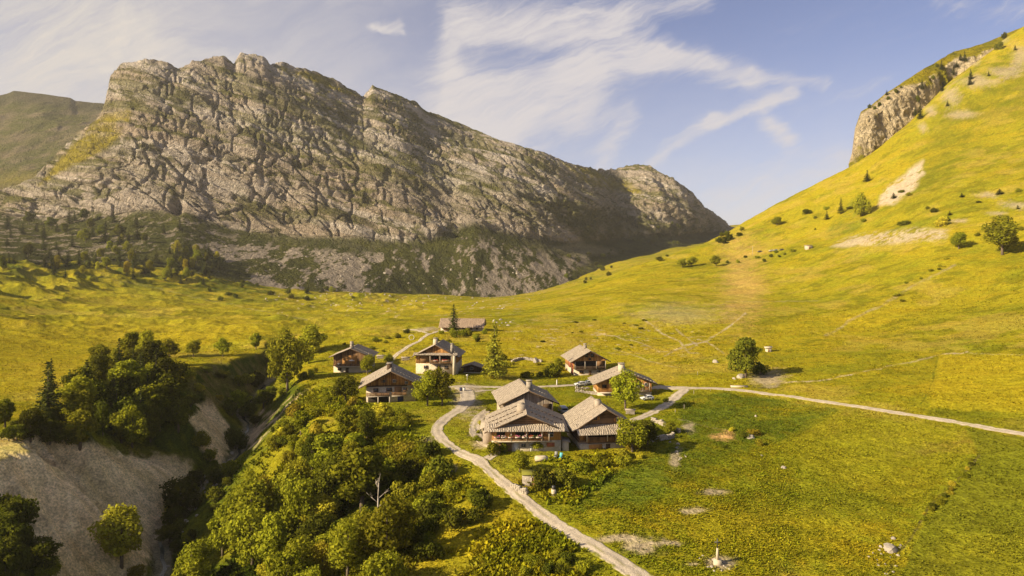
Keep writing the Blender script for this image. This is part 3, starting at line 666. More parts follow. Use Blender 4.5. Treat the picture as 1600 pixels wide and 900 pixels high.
def catmull(pts, step):
    pts = [np.array(p_, float) for p_ in pts]; out = []
    P_ = [2 * pts[0] - pts[1]] + pts + [2 * pts[-1] - pts[-2]]
    for i in range(1, len(P_) - 2):
        p0, p1, p2, p3 = P_[i - 1:i + 3]; n = max(2, int(np.linalg.norm((p2 - p1)[:2]) / step))
        for k in range(n):
            t = k / n; out.append(.5 * ((2 * p1) + (-p0 + p2) * t + (2 * p0 - 5 * p1 + 4 * p2 - p3) * t * t + (-p0 + 3 * p1 - 3 * p2 + p3) * t ** 3))
    out.append(pts[-1]); return np.array(out)
def road(name, pix, lift=0.06, m_=None, wob=.16, verge=True):
    pts = []
    for px, py, w in pix:
        h = hit(px, py)
        if h: pts.append((h.x, h.y, w))
    c = catmull(pts, .55); d = np.gradient(c[:, :2], axis=0); d /= np.linalg.norm(d, axis=1, keepdims=True) + 1e-9
    nrm = np.stack([-d[:, 1], d[:, 0]], 1); k = 17; rows = []
    for i in range(len(c)):
        a_ = c[i, 2] * .43
        l = a_ * (1 + wob * float(vn(i * .13, 1.3, 0, 5)) + .2 * .5 * float(vn(i * .5, 2.3, 0, 6))); r_ = a_ * (1 + wob * float(vn(i * .13, 7.3, 0, 8)) + .2 * .5 * float(vn(i * .5, 4.3, 0, 9)))
        t = np.linspace(-l, r_, k)[:, None]; rows.append(c[i, :2] + nrm[i] * t)
    XY = np.array(rows); tt_ = np.linspace(-1, 1, k)[None, :]; prof = .035 * np.cos(tt_ * math.pi * 2)
    Z = zat(XY[..., 0], XY[..., 1]); Zm = Z.copy()
    Zm[1:] = np.maximum(Zm[1:], Z[:-1] - .02); Zm[:-1] = np.maximum(Zm[:-1], Z[1:] - .02)
    Z = Zm + lift + prof * .5; Z[:, 0] -= .16; Z[:, -1] -= .16
    o = mesh_np(name, np.concatenate([XY, Z[..., None]], -1).reshape(-1, 3), quads=grid_faces(*Z.shape)[:, ::-1], mat=m_ or m_grav, smooth=True)
    gr = np.stack([zat(XY[..., 0], XY[..., 1], col[..., q_]) for q_ in range(3)], -1); na = fbm(XY[..., 0] * .25, XY[..., 1] * .25, 0, 4, .6, 401); nb = fbm(XY[..., 0] * 1.3, XY[..., 1] * 1.3, 0, 3, .6, 402)
    A_c = np.array((.47, .385, .275)) * (1 + .22 * na + .18 * nb)[..., None]
    A_c = A_c * (1 + .14 * np.exp(-((np.abs(tt_) - .45) / .16) ** 2))[..., None]
    cen = np.exp(-(tt_ / .15) ** 2) * np.clip(.35 + 1.5 * na, 0, .8); edge = sstep(np.abs(tt_) + .45 * nb + .4 * na, .74, 1.0)
    A_c = A_c * (1 - cen[..., None]) + np.array((.24, .21, .06)) * cen[..., None]; A_c = A_c * (1 - edge[..., None]) + gr * edge[..., None]
    set_col(o.data, 'Albedo', np.clip(A_c, .01, .7).reshape(-1, 3))
    return tag(o, kind='structure')
road('road', [(1015, 912, 4.3), (978, 885, 4.2), (930, 856, 3.9), (875, 822, 3.7), (825, 785, 3.6), (785, 752, 3.5), (750, 722, 3.4), (713, 703, 3.5), (688, 684, 3.6), (684, 668, 3.7), (700, 652, 3.8), (718, 640, 4.4), (730, 626, 5.0), (729, 612, 5.6), (716, 604, 4.0)])
road('road', [(700, 605, 3.0), (735, 604, 3.2), (800, 605, 3.0), (850, 604, 3.0), (900, 602, 3.2), (932, 600, 3.3)])
road('road', [(1018, 606, 4.0), (1045, 606, 5.6), (1075, 606, 4.6), (1115, 607, 3.8), (1180, 613, 3.6), (1250, 622, 3.6), (1330, 634, 3.6), (1420, 648, 3.5), (1510, 663, 3.5), (1600, 679, 3.5), (1720, 704, 3.5)])
road('road', [(1072, 607, 3.5), (1058, 618, 4.4), (1042, 632, 4.0), (1018, 645, 3.6), (985, 658, 3.2)])
road('path', [(600, 590, 3.0), (606, 572, 3.2), (618, 556, 3.0), (636, 543, 2.8), (655, 533, 2.5), (668, 523, 2.6), (688, 517, 2.8), (700, 518, 2.4)])
road('path', [(668, 521, 2.4), (650, 516, 2.4), (630, 515, 1.8)])
road('path', [(742, 612, 1.4), (770, 610, 1.2), (800, 612, 1.2)], wob=.2)
road('path', [(762, 640, 2.4), (748, 655, 3.4), (742, 672, 3.6), (752, 690, 3.0), (775, 706, 2.6), (760, 718, 2.4)])
m_water, x, b = mat('stream water'); b.inputs['Base Color'].default_value = (.05, .055, .04, 1); b.inputs['Roughness'].default_value = .12; b.inputs['Specular IOR Level'].default_value = .6
bump(x, b, x.noise(pos(x), 2.0, 3, .6), .15, .5)
sp = catmull([(p_[0] * S, p_[1] * S, 0) for p_ in STREAM[1:-3]], .8); sp[:, 0] -= wig(sp[:, 1] / S) * S; sp[:, 0] += .25 * np.sin(sp[:, 1] * .9)
off = np.stack([sp[:, 0] * 0 - .45, sp[:, 0] * 0 + .45], 1)
XY = np.stack([sp[:, 0][:, None] + off, sp[:, 1][:, None] + 0 * off], -1); Z = zat(XY[..., 0], XY[..., 1]) + .10
tag(mesh_np('stream', np.concatenate([XY, Z[..., None]], -1).reshape(-1, 3), quads=grid_faces(*Z.shape)[:, ::-1], mat=m_water, smooth=True), kind='structure')

# ------------------------------------------------------------------ builders
class MB:
    def __init__(s): s.v = []; s.q = []; s.t = []; s.n = 0
    def add(s, v, q=(), t=()):
        s.v.append(np.asarray(v, float).reshape(-1, 3)); s.q += [[i + s.n for i in f] for f in q]; s.t += [[i + s.n for i in f] for f in t]; s.n += len(s.v[-1]); return s
    def box(s, x0, x1, y0, y1, z0, z1):
        v = [(x, y, z) for z in (z0, z1) for y in (y0, y1) for x in (x0, x1)]
        return s.add(v, [(0, 2, 3, 1), (4, 5, 7, 6), (0, 1, 5, 4), (2, 6, 7, 3), (0, 4, 6, 2), (1, 3, 7, 5)])
    def hexa(s, v): return s.add(v, [(0, 2, 3, 1), (4, 5, 7, 6), (0, 1, 5, 4), (2, 6, 7, 3), (0, 4, 6, 2), (1, 3, 7, 5)])
    def bar(s, a, b, r, n=5, r2=None):
        a, b = Vector(a), Vector(b); d = (b - a).normalized(); u = d.orthogonal().normalized(); w = d.cross(u); r2 = r if r2 is None else r2
        v = [tuple(a + (u * math.cos(6.2832 * i / n) + w * math.sin(6.2832 * i / n)) * r) for i in range(n)] + [tuple(b + (u * math.cos(6.2832 * i / n) + w * math.sin(6.2832 * i / n)) * r2) for i in range(n)] + [tuple(a), tuple(b)]
        return s.add(v, [(i, (i + 1) % n, n + (i + 1) % n, n + i) for i in range(n)], [((i + 1) % n, i, 2 * n) for i in range(n)] + [(n + i, n + (i + 1) % n, 2 * n + 1) for i in range(n)])
    def prism(s, poly, y0, y1):          # polygon in x,z (convex, ccw) extruded along y
        n = len(poly); v = [(x, y0, z) for x, z in poly] + [(x, y1, z) for x, z in poly]
        s.add(v, [(i, (i + 1) % n, n + (i + 1) % n, n + i) for i in range(n)], [(0, i, i + 1) for i in range(1, n - 1)][::1] + [(n, n + i + 1, n + i) for i in range(1, n - 1)])
        return s
    def build(s, name, m_, parent=None, smooth=False, link=True):
        return mesh_np(name, np.concatenate(s.v), quads=s.q or None, tris=s.t or None, mat=m_, parent=parent, smooth=smooth, link=link)
def rnd(a, b): return random.uniform(a, b)

def wood(name, c1, c2, sc=(6, 6, .7)):
    m_, x, b = mat(name); g = x.new('ShaderNodeNewGeometry'); tcn = x.new('ShaderNodeTexCoord')
    pp = x.v('MULTIPLY', tcn.outputs['Object'], sc); n_ = x.noise(pp, 1.4, 4, .65); isl = g.outputs['Random Per Island']
    f = x.m('ADD', x.m('MULTIPLY', n_, .9), x.m('MULTIPLY', isl, .55)); c = x.mix(x.ramp(f, .35, 1.0), c1, c2); x.nt.links.new(c, b.inputs['Base Color']); bump(x, b, n_, .03, .6); return m_
m_wgold = wood('sun-bleached larch boards', (.13, .055, .018), (.46, .235, .07))
m_worange = wood('orange larch boards', (.26, .11, .028), (.54, .28, .085))
m_wbrown = wood('brown weathered boards', (.075, .040, .018), (.26, .145, .065))
m_wgrey = wood('grey weathered boards', (.14, .105, .075), (.36, .285, .21))
m_wlog = wood('dark log wall', (.07, .040, .020), (.27, .155, .075), (.8, 6, 6))
m_wdark = wood('dark old timber', (.035, .022, .012), (.10, .062, .035))
m_wpale = wood('pale timber', (.30, .24, .17), (.50, .42, .32))
m_wred = wood('reddish shutters', (.22, .06, .03), (.38, .13, .07))
def shingle(name, c1, c2):
    m_, x, b = mat(name); g = x.new('ShaderNodeNewGeometry'); isl = g.outputs['Random Per Island']; P_ = g.outputs['Position']
    n_ = x.noise(P_, 1.1, 5, .65); n2_ = x.noise(P_, 9, 3, .6); f = x.m('ADD', x.m('MULTIPLY', isl, .42), x.m('MULTIPLY', n_, .95))
    c = x.mix(x.ramp(f, .25, 1.05), c1, c2); c = x.mix(x.ramp(n_, .62, .74, 0, .35), c, (.16, .13, .05)); v = x.ramp(n2_, .3, .7, .8, 1.15)
    c = x.mix(1.0, c, x.xyz(v, v, v), 'MULTIPLY'); x.nt.links.new(c, b.inputs['Base Color']); b.inputs['Roughness'].default_value = .8; return m_
m_sh = shingle('grey wooden shingles', (.235, .19, .138), (.43, .35, .255))
m_sh2 = shingle('reddish brown shingles', (.27, .19, .125), (.42, .305, .205))
def stone(name, c1, c2, c3, sc=2.2):
    m_, x, b = mat(name); tcn = x.new('ShaderNodeTexCoord'); P_ = tcn.outputs['Object']; v_ = x.new('ShaderNodeTexVoronoi'); v_.feature = 'F1'; v_.inputs['Scale'].default_value = sc
    pp = x.v('MULTIPLY', P_, (1, 1, 1.6)); x.put(v_.inputs['Vector'], pp); e = x.new('ShaderNodeTexVoronoi'); e.feature = 'DISTANCE_TO_EDGE'; e.inputs['Scale'].default_value = sc; x.put(e.inputs['Vector'], pp)
    n_ = x.noise(P_, .8, 5, .6); cv = x.sep(v_.outputs['Color'])[0]; c = x.mix(cv, c1, c2); c = x.mix(x.ramp(e.outputs[0], .0, .07, .75, 0), c, c3); c = x.mix(x.ramp(n_, .5, .75, 0, .5), c, (c2[0] * 1.15, c2[1] * 1.15, c2[2] * 1.1))
    x.nt.links.new(c, b.inputs['Base Color']); bump(x, b, e.outputs[0], .12, .5); return m_
m_stone = stone('lime-washed rubble wall', (.42, .34, .22), (.56, .47, .33), (.27, .21, .13))
m_stone2 = stone('bare rubble wall', (.22, .18, .13), (.38, .32, .24), (.10, .08, .06), 1.6)
m_plast, x, b = mat('pale render'); c = x.mix(x.noise(pos(x), .9, 5, .6), (.42, .345, .225), (.54, .455, .32)); x.nt.links.new(c, b.inputs['Base Color'])
def plain(name, c, r_=.8, sp_=.2, metal=0.0):
    m_, x, b = mat(name); n_ = x.noise(pos(x), 3.0, 3, .6); v = x.ramp(n_, .3, .7, .85, 1.1); cc = x.mix(1.0, c, x.xyz(v, v, v), 'MULTIPLY'); x.nt.links.new(cc, b.inputs['Base Color'])
    b.inputs['Roughness'].default_value = r_; b.inputs['Specular IOR Level'].default_value = sp_; b.inputs['Metallic'].default_value = metal; return m_
m_glass = plain('window glass', (.03, .035, .04), .08, .8); m_dark = plain('painted shade of openings', (.02, .015, .01)); m_white = plain('white painted wood', (.62, .58, .5)); m_blue = plain('dark blue door paint', (.03, .035, .09), .5)  # m_dark paints the shade inside openings as a near-black colour
m_stoneb = stone('weathered boulder', (.29, .245, .185), (.44, .375, .29), (.24, .20, .15), .5)
m_batt = plain('pale batten', (.50, .42, .30)); m_iron = plain('dark iron', (.05, .045, .04), .5, .5)

def roof_zx(h, x): return h['apex'] - abs(x) * h['pitch']
def chalet(key, name, label, group, apex, eave_z, base_h, os=1.6, of=1.5, ob=1.0, sh=None, upper=None, lower=None, battens=(), bat_mat=None, wall_dir='v', base_mat=None, side_mat=None, ends=None, basez=None):
    d = HOUSES[key]; x0, Y0 = d['x'] * S, d['Y'] * S; z0 = d['z'] * S + CZ
    root = empty(name, (x0, Y0, z0), R(d['rot']), label, 'house' if name != 'shed' else 'shed', group)
    Wd, L = d['W'], d['L']; hw = Wd / 2
    h = dict(root=root, W=Wd, L=L, hw=hw, apex=apex, pitch=(apex - eave_z) / hw, base=base_h, of=of, os=os)
    th = .12
    low = MB().box(-hw, hw, 0, L, -2.2, base_h)
    low.build('stone_wall', base_mat or m_stone, root)
    up = MB(); e = eave_z - .12; ap = apex - .12
    if L > 0: up.prism([(-hw + .12, base_h - .02), (hw - .12, base_h - .02), (hw - .12, e), (0, ap), (-hw + .12, e)], .12, L - .05)
    um = upper or m_wbrown
    # boards or logs as pattern on the same wall
    if wall_dir == 'v':
        for f in (0, 1):
            xx = -hw
            while xx < hw - .05:
                w_ = rnd(.22, .34); x1 = min(xx + w_, hw); mxx = max(abs(xx), abs(x1)); zt = min(ap - mxx * h['pitch'], e + 99)
                y = -.02 + rnd(0, .035) if f == 0 else L - .02 - rnd(0, .03)
                if f == 0: up.box(xx + .008, x1 - .008, y, .13, base_h, zt)
                xx = x1
        for sd in (-1, 1):
            yy_ = 0.0
            while yy_ < L - .05:
                w_ = rnd(.22, .34); y1 = min(yy_ + w_, L); r_ = rnd(0, .03)
                up.box(*(sorted((sd * (hw - .13), sd * (hw + r_)))), yy_ + .008, y1 - .008, base_h, e); yy_ = y1
    else:
        z = base_h
        while z < ap - .15:
            z1 = z + rnd(.22, .30); hx = hw if z1 < e else max(0.1, (ap - z1) / h['pitch'])
            up.box(-min(hx, hw), min(hx, hw), -.03 - rnd(0, .03), .13, z + .015, z1 - .01)
            if z1 < e:
                for sd in (-1, 1): up.box(*(sorted((sd * (hw - .13), sd * (hw + .03)))), 0, L, z + .015, z1 - .01)
            z = z1
    up.build('timber_wall', um, root)
    # roof: rows of shingles on two slopes
    rf = MB(); xe = hw + os; slope = math.hypot(1, h['pitch']); pit = h['pitch']
    for sd in (-1, 1):
        z_e = apex - xe * pit
        a = [(0, -of, apex - .12), (sd * xe, -of, z_e - .12), (0, L + ob, apex - .12), (sd * xe, L + ob, z_e - .12)]
        bq = [(p_[0], p_[1], p_[2] + .10) for p_ in a]
        if sd > 0: rf.hexa(a + bq)
        else: rf.hexa([a[1], a[0], a[3], a[2], bq[1], bq[0], bq[3], bq[2]])
        n = int(xe * slope / .34); run = xe / n
        for i in range(n + 1):
            xa, xb = i * run - .05, min((i + 1.25) * run, xe + .08)
            if i == n: continue
            yv = -of
            while yv < L + ob - .02:
                w_ = rnd(.22, .46); y1 = min(yv + w_, L + ob + .05); lf = rnd(.0, .022); jx = rnd(-.05, .06)
                za, zb = apex - max(xa, 0) * pit + .02, apex - (xb + jx) * pit + .055 + lf
                x_a, x_b = sd * max(xa, 0), sd * (xb + jx)
                v = [(x_a, yv, za - .05), (x_b, yv, zb - .06), (x_a, y1, za - .05), (x_b, y1, zb - .06), (x_a, yv, za), (x_b, yv, zb), (x_a, y1, za), (x_b, y1, zb)]
                if sd < 0: v = [v[1], v[0], v[3], v[2], v[5], v[4], v[7], v[6]]
                rf.hexa(v); yv = y1 + .006
    rf.bar((0, -of, apex + .06), (0, L + ob, apex + .06), .11)
    roof = rf.build('roof', sh or m_sh, root)
    for sd, yb, frm, to in battens:
        bt = MB(); n = 9
        for i in range(n):
            ta, tb = frm + (to - frm) * i / n, frm + (to - frm) * (i + .72) / n
            xa, xb = sd * xe * ta, sd * xe * tb; yj = yb + rnd(-.12, .12)
            bt.bar((xa, yj, apex - abs(xa) * pit + .17), (xb, yj + rnd(-.1, .1), apex - abs(xb) * pit + .17), .085, 4)
        bt.build('roof_batten', bat_mat or m_wdark, roof)
    vb = MB()
    for sd in (-1, 1):
        for y in (-of - .05, ):
            v = [(0, y, apex - .28), (sd * xe, y, apex - xe * pit - .28), (0, y + .07, apex - .28), (sd * xe, y + .07, apex - xe * pit - .28), (0, y, apex), (sd * xe, y, apex - xe * pit), (0, y + .07, apex), (sd * xe, y + .07, apex - xe * pit)]
            if sd < 0: v = [v[1], v[0], v[3], v[2], v[5], v[4], v[7], v[6]]
            vb.hexa(v)
    vb.build('bargeboard', m_wdark, root)
    for xx in (-hw + .1, -hw * .5, 0, hw * .5, hw - .1):
        zz = apex - abs(xx) * pit - .24
        MB().box(xx - .11, xx + .11, -of + .15, 0.1, zz - .2, zz).build('purlin', m_wdark, root)
    return h
def window(h, x, z, w=.9, ht=.9, y=-.04, frame=None, shut=None, pane=None, face='f'):
    root = h['root']; f = MB(); t = .09
    f.box(x - w / 2 - t, x - w / 2, y - .08, y + .1, z, z + ht).box(x + w / 2, x + w / 2 + t, y - .08, y + .1, z, z + ht).box(x - w / 2 - t, x + w / 2 + t, y - .09, y + .1, z + ht, z + ht + t).box(x - w / 2 - t, x + w / 2 + t, y - .12, y + .1, z - t, z)
    f.box(x - .025, x + .025, y - .055, y + .02, z, z + ht)
    o = f.build('window', frame or m_wpale, root)
    MB().box(x - w / 2, x + w / 2, y - .03, y + .03, z, z + ht).build('pane', pane or m_glass, o)
    if shut:
        for sd in (-1, 1): MB().box(*sorted((x + sd * (w / 2 + t + .02), x + sd * (w + t))), y - .10, y - .05, z - .02, z + ht + .02).build('shutter', shut, o)
    return o
def door(h, x, w=1.0, ht=1.9, z=0, y=-.03, m_=None):
    f = MB().box(x - w / 2 - .1, x - w / 2, y - .06, y + .08, z, z + ht).box(x + w / 2, x + w / 2 + .1, y - .06, y + .08, z, z + ht).box(x - w / 2 - .1, x + w / 2 + .1, y - .07, y + .08, z + ht, z + ht + .12)
    o = MB().box(x - w / 2, x + w / 2, y - .03, y + .05, z - .1, z + ht).build('door', m_ or m_wdark, h['root'])
    f.build('door_frame', m_wpale, o); MB().bar((x + w * .36, y - .03, z + 1), (x + w * .36, y - .11, z + 1), .035).build('handle', m_iron, o)
def chimney(h, x, y, w, d, top, m_=None, zb=None, cap=True):
    root = h['root']; zb = zb if zb is not None else h['apex'] - abs(x) * h['pitch'] - .6; k = .86
    v = [(x + a * w / 2 * s_, y + b_ * d / 2 * s_, z) for z, s_ in ((zb, 1), (top, k)) for b_ in (-1, 1) for a in (-1, 1)]
    o = MB().hexa(v).build('chimney', m_ or m_stone2, root)
    if cap:
        c = MB(); 
        for a in (-1, 1):
            for b_ in (-1, 1): c.box(*sorted((x + a * w * .40 * k, x + a * w * .28 * k)), *sorted((y + b_ * d * .40 * k, y + b_ * d * .28 * k)), top, top + .28)
        c.hexa([(x + a * w * .55 * s_, y + b_ * d * .55 * s_, z) for z, s_ in ((top + .28, 1), (top + .42, .8)) for b_ in (-1, 1) for a in (-1, 1)])
        c.build('chimney_cap', m_stone2, o)
def pent(h, z, depth, drop, x0=None, x1=None, m_=None, skew=0.0):
    x0 = -h['hw'] - h['os'] * .5 if x0 is None else x0; x1 = h['hw'] + h['os'] * .5 if x1 is None else x1
    r_ = MB(); n = max(2, int(depth / .34))
    v = [(x0, -depth, z - drop - .1), (x1, -depth, z - drop - .1), (x0, .1, z - .1), (x1, .1, z - .1), (x0, -depth, z - drop), (x1, -depth, z - drop), (x0, .1, z), (x1, .1, z)]
    r_.hexa(v)
    for i in range(n):
        ya, yb = -depth + depth * i / n - .06, -depth + depth * (i + 1.2) / n; xx = x0
        while xx < x1 - .02:
            w_ = rnd(.28, .6); xb = min(xx + w_, x1); f = lambda y_: z - drop * (-y_) / depth; lf = rnd(0, .03)
            r_.hexa([(xx, ya, f(ya) - .01), (xb - .006, ya, f(ya) - .01), (xx, yb, f(yb) - .03), (xb - .006, yb, f(yb) - .03), (xx, ya, f(ya) + .06 + lf), (xb - .006, ya, f(ya) + .06 + lf), (xx, yb, f(yb) + .02), (xb - .006, yb, f(yb) + .02)]); xx = xb
    r_.build('pent_roof', m_ or m_sh, h['root'])
def balcony(h, x0, x1, z, depth=1.3, rail=.95, posts=(), ptop=None, m_=None, slab=None, boards=True, pm=None):
    root = h['root']; m_ = m_ or m_wdark
    o = MB().box(x0, x1, -depth, -.04, z - .2, z).build('balcony', slab or m_wpale, root)
    r_ = MB().box(x0, x1, -depth - .04, -depth + .04, z + rail - .07, z + rail).box(x0, x1, -depth - .03, -depth + .03, z + .12, z + .18)
    for xe_ in (x0 + .03, x1 - .03): r_.box(xe_ - .03, xe_ + .03, -depth, -.05, z + rail - .07, z + rail)
    xx = x0
    while xx < x1 - .1:
        w_ = .17 if boards else .05; r_.box(xx + .01, xx + w_, -depth - .02, -depth + .02, z + .05, z + rail - .07); xx += w_ + (.03 if boards else .13)
    r_.build('railing', m_, o)
    for px in posts: MB().box(px - .09, px + .09, -depth - .06, -depth + .10, z, ptop or z + 2.2).build('post', pm or m_wpale, o)
    return o
def shade_panel(h, x0, x1, z0, z1, m_=None):   # flat dark panel on the wall, painting the shade of a loggia
    o = MB().box(x0, x1, -.075, -.045, z0, z1).build('loggia_shade', m_ or m_dark, h['root'])
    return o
G_CH = 'old timber and stone chalets of the hamlet'
m_flow = [plain('pink geraniums', (.55, .12, .22)), plain('pale pink flowers', (.62, .35, .38)), plain('red geraniums', (.5, .05, .04))]
m_leafbox = plain('window box leaves', (.09, .13, .02))
def flowerbox(h, x, y, z, w, mf):
    o = MB().box(x - w / 2, x + w / 2, y - .12, y + .12, z, z + .22).build('flower_box', m_wpale, h['root'])
    f = MB(); l = MB()
    for i in range(int(w * 22)):
        q = (x + rnd(-w / 2, w / 2), y + rnd(-.22, .18), z + rnd(.15, .55)); s_ = rnd(.07, .13)
        tgt = f if random.random() < .6 else l
        tgt.add([(q[0] - s_, q[1], q[2]), (q[0], q[1] - s_, q[2] - s_ * .4), (q[0] + s_, q[1], q[2]), (q[0], q[1] + s_, q[2] + s_ * .6), (q[0], q[1], q[2] + s_)], [], [(0, 1, 4), (1, 2, 4), (2, 3, 4), (3, 0, 4)])
    f.build('flowers', mf, o); l.build('leaves', m_leafbox, o)

# --- A: the big chalet at the front
h = chalet('A', 'farm_chalet', 'largest chalet beside the gravel lane with a pent roof and flowers along its balcony', G_CH, 8.0, 4.95, 2.3, os=1.5, of=1.3, upper=m_wlog, wall_dir='h', battens=[(-1, 1.6, .08, .97), (-1, 5.2, .15, .95), (-1, 9.6, .2, .95), (1, 2.2, .1, .97), (1, 8.0, .1, .97)])
hA = h; pent(h, 5.75, 1.95, 1.1)
MB().box(-h['hw'] + .1, h['hw'] - .1, -.06, -.02, 2.35, 5.2).build('timber_front', m_wgold, h['root'])
balcony(h, -h['hw'] + .3, 1.55 + 3.2, 2.5, 1.45, .95, (-3.2, .0, 3.2, 4.7), 4.75, m_wgold, m_stone, boards=False)
shade_panel(h, -6.3, -4.5, 2.6, 4.4); shade_panel(h, -2.3, -.4, 2.6, 4.4); shade_panel(h, .4, 2.9, 2.7, 4.3)
MB().box(-4.3, -2.6, -.10, -.05, 2.55, 4.4).build('door', m_worange, h['root'])
window(h, 4.3 + .8, 3.1, 1.0, 1.0, -.08, m_wpale, m_wgold)
for i in range(7): flowerbox(h, -6.2 + i * 1.45, -1.62, 3.2, 1.15, m_flow[i % 3])
door(h, -2.15, 1.0, 1.85, -.1, m_=m_white); window(h, -.6, .9, .9, .7); door(h, 1.05, .7, 1.8, -.1, m_=m_white); window(h, 5.1, 1.0, 1.5, .75, frame=m_wgold, pane=m_wred); window(h, 2.4, 1.1, .6, .6)
MB().box(-6.9, -3.1, -.12, -.04, -.5, 1.9).build('wood_stack', m_wbrown, h['root'])
chimney(h, -.9, 4.0, 2.1, 1.9, 9.1, m_sh, cap=False); MB().box(-1.4, -.4, 3.6, 4.4, 9.1, 9.3).build('chimney_cap', m_stone2, h['root'])
o = MB().box(7.6, 9.0, .6, 3.6, -1.5, 1.8).build('lean_to', m_plast, h['root']); MB().hexa([(7.4, .3, 2.0), (9.3, .3, 1.65), (7.4, 3.9, 2.0), (9.3, 3.9, 1.65), (7.4, .3, 2.15), (9.3, .3, 1.8), (7.4, 3.9, 2.15), (9.3, 3.9, 1.8)]).build('lean_to_roof', m_sh, o)
o = MB().box(-9.3, -7.35, 5.5, 11.5, -1.2, 3.3).build('side_wing', m_wgrey, h['root'])
MB().hexa([(-9.9, 5.0, 3.35), (-7.0, 5.0, 4.3), (-9.9, 12.2, 3.35), (-7.0, 12.2, 4.3), (-9.9, 5.0, 3.55), (-7.0, 5.0, 4.5), (-9.9, 12.2, 3.55), (-7.0, 12.2, 4.5)]).build('side_roof', m_sh, o)
# --- B: grey barn behind it
h = chalet('B', 'barn_chalet', 'grey board barn right behind the largest chalet, squat stone chimney on its ridge', G_CH, 8.1, 5.4, 2.2, os=1.3, of=1.2, upper=m_wgrey, battens=[(1, 4.5, .1, .9)], bat_mat=m_batt)
MB().box(3.6, 5.6, -.10, -.03, 3.2, 4.6).build('hayloft_door', m_wdark, h['root']); window(h, -4.6, 3.0, .8, .8)
chimney(h, .5, 2.2, 1.5, 1.3, 9.7); MB().box(3.9, 5.9, -.5, -.04, 2.9, 3.05).build('ledge', m_worange, h['root'])
# --- C: chalet right of A
h = chalet('C', 'shingled_chalet', 'log gabled chalet with a deep lower pent roof and a leafy tree hiding one corner', G_CH, 8.55, 5.0, 1.2, os=1.6, of=1.4, upper=m_wlog, wall_dir='h', battens=[(-1, 4.0, .1, .95)], bat_mat=m_batt)
hC = h; pent(h, 5.1, 3.0, 1.55, x1=6.2); 
MB().box(-5.9, 5.9, -.9, -.05, -2, 1.1).build('terrace', m_stone, h['root'])
balcony(h, -4.6, 2.0, 1.75, 1.6, .95, (-4.5, .0, 1.9), 3.9, m_wbrown, m_wbrown); shade_panel(h, -3.8, 1.0, 1.9, 3.5); shade_panel(h, 1.5, 2.8, 1.9, 3.4)
MB().box(-5.7, -4.3, -.12, -.06, 1.7, 3.7).build('board_panel', m_wgold, h['root']); MB().box(2.9, 5.4, -.12, -.06, 1.3, 3.6).build('board_panel', m_worange, h['root'])
window(h, -2.3, 6.0, .9, .75, -.07, m_worange, m_wgold); window(h, 2.9, 5.6, .9, .75, -.07, m_white, m_wgold)
MB().box(-3.9, -1.0, -1.0, -.92, -.3, 1.0).build('cellar_door', m_worange, h['root']); door(h, .3, 1.0, 1.3, -.2, -.95, m_wdark)
chimney(h, -.6, 4.2, 1.5, 1.6, 9.4, m_sh, cap=False); MB().box(-1.2, 0, 3.7, 4.7, 9.4, 9.55).build('chimney_cap', m_stone2, h['root'])
chim = MB(); [chim.bar((6.2 * i / 12, 6.5, 8.75 - .601 * 6.2 * i / 12), (6.2 * (i + .7) / 12, 6.5, 8.75 - .601 * 6.2 * (i + .7) / 12), .08, 4) for i in range(12)]; chim.build('roof_batten', m_batt, h['root'])
# --- D: left front chalet
h = chalet('D', 'gabled_chalet', 'chalet beside the lane with stone lower floors, golden board gable and dark blue cellar door', G_CH, 8.75, 5.35, 4.45, os=1.9, of=1.9, upper=m_wgold, base_mat=m_stone, battens=[(-1, 3.0, .1, .95), (1, 2.2, .1, .95), (1, 5.5, .1, .95)], bat_mat=m_batt)
hD = h; MB().box(-6.6, 4.4, -.2, -.03, 4.3, 4.6).build('beam', m_wdark, h['root'])
MB().box(-6.2, -.6, -.07, -.02, -.3, 1.6).build('cellar_shade', m_dark, h['root']); door(h, 2.6, 1.6, 1.65, -.1, -.08, m_blue)  # dark panel on the solid wall paints the shade of the cellar openings
balcony(h, -6.6, -.3, 1.9, 1.2, .95, (-6.4, -3.4, -.5), 1.9, m_wbrown, m_wpale); balcony(h, .2, 4.2, 1.9, 1.2, .95, (), None, m_wbrown, m_wpale); MB().box(-3.6, -3.3, -1.2, -.9, -1, 1.7).build('post', m_wpale, h['root']); MB().box(-.5, -.2, -1.2, -.9, -1, 1.7).build('post', m_wpale, h['root'])
window(h, -4.1, 2.9, 1.2, .95, frame=m_wbrown); window(h, -.5, 3.0, 1.4, .9, frame=m_wbrown); window(h, 3.9, 3.0, 1.0, .8, frame=m_wbrown); MB().box(.9, 2.9, -.1, -.03, 2.0, 4.2).build('board_panel', m_wbrown, h['root'])
window(h, -1.9, 5.4, .7, .7, -.08, m_wbrown, m_wbrown); window(h, .9, 5.4, .7, .7, -.08, m_wpale, m_wbrown); window(h, 4.2, 4.9, .7, .6, -.08)
chimney(h, -.5, 4.2, 1.5, 1.3, 9.75, m_wdark)
# --- E: far left chalet
h = chalet('E', 'small_chalet', 'small chalet at the edge of the hamlet with a parasol on its balcony', G_CH, 8.9, 6.3, 2.35, os=1.4, of=1.1, upper=m_wbrown, base_mat=m_plast, battens=[(1, 2.0, .1, .9)], bat_mat=m_batt)
hE = h; balcony(h, -6.3, 6.0, 2.5, 1.5, .85, (), None, m_wbrown, m_wpale); window(h, -4.3, .9, 1.2, .8, frame=m_wbrown); door(h, -1.5, 1.1, 1.8, 0, -.05); MB().box(-3.2, 2.0, -.09, -.05, 3.0, 6.2).build('hayloft_door', m_wgold, h['root'])
chimney(h, -.4, 2.5, 1.2, 1.2, 11.0, m_stone2, cap=False)
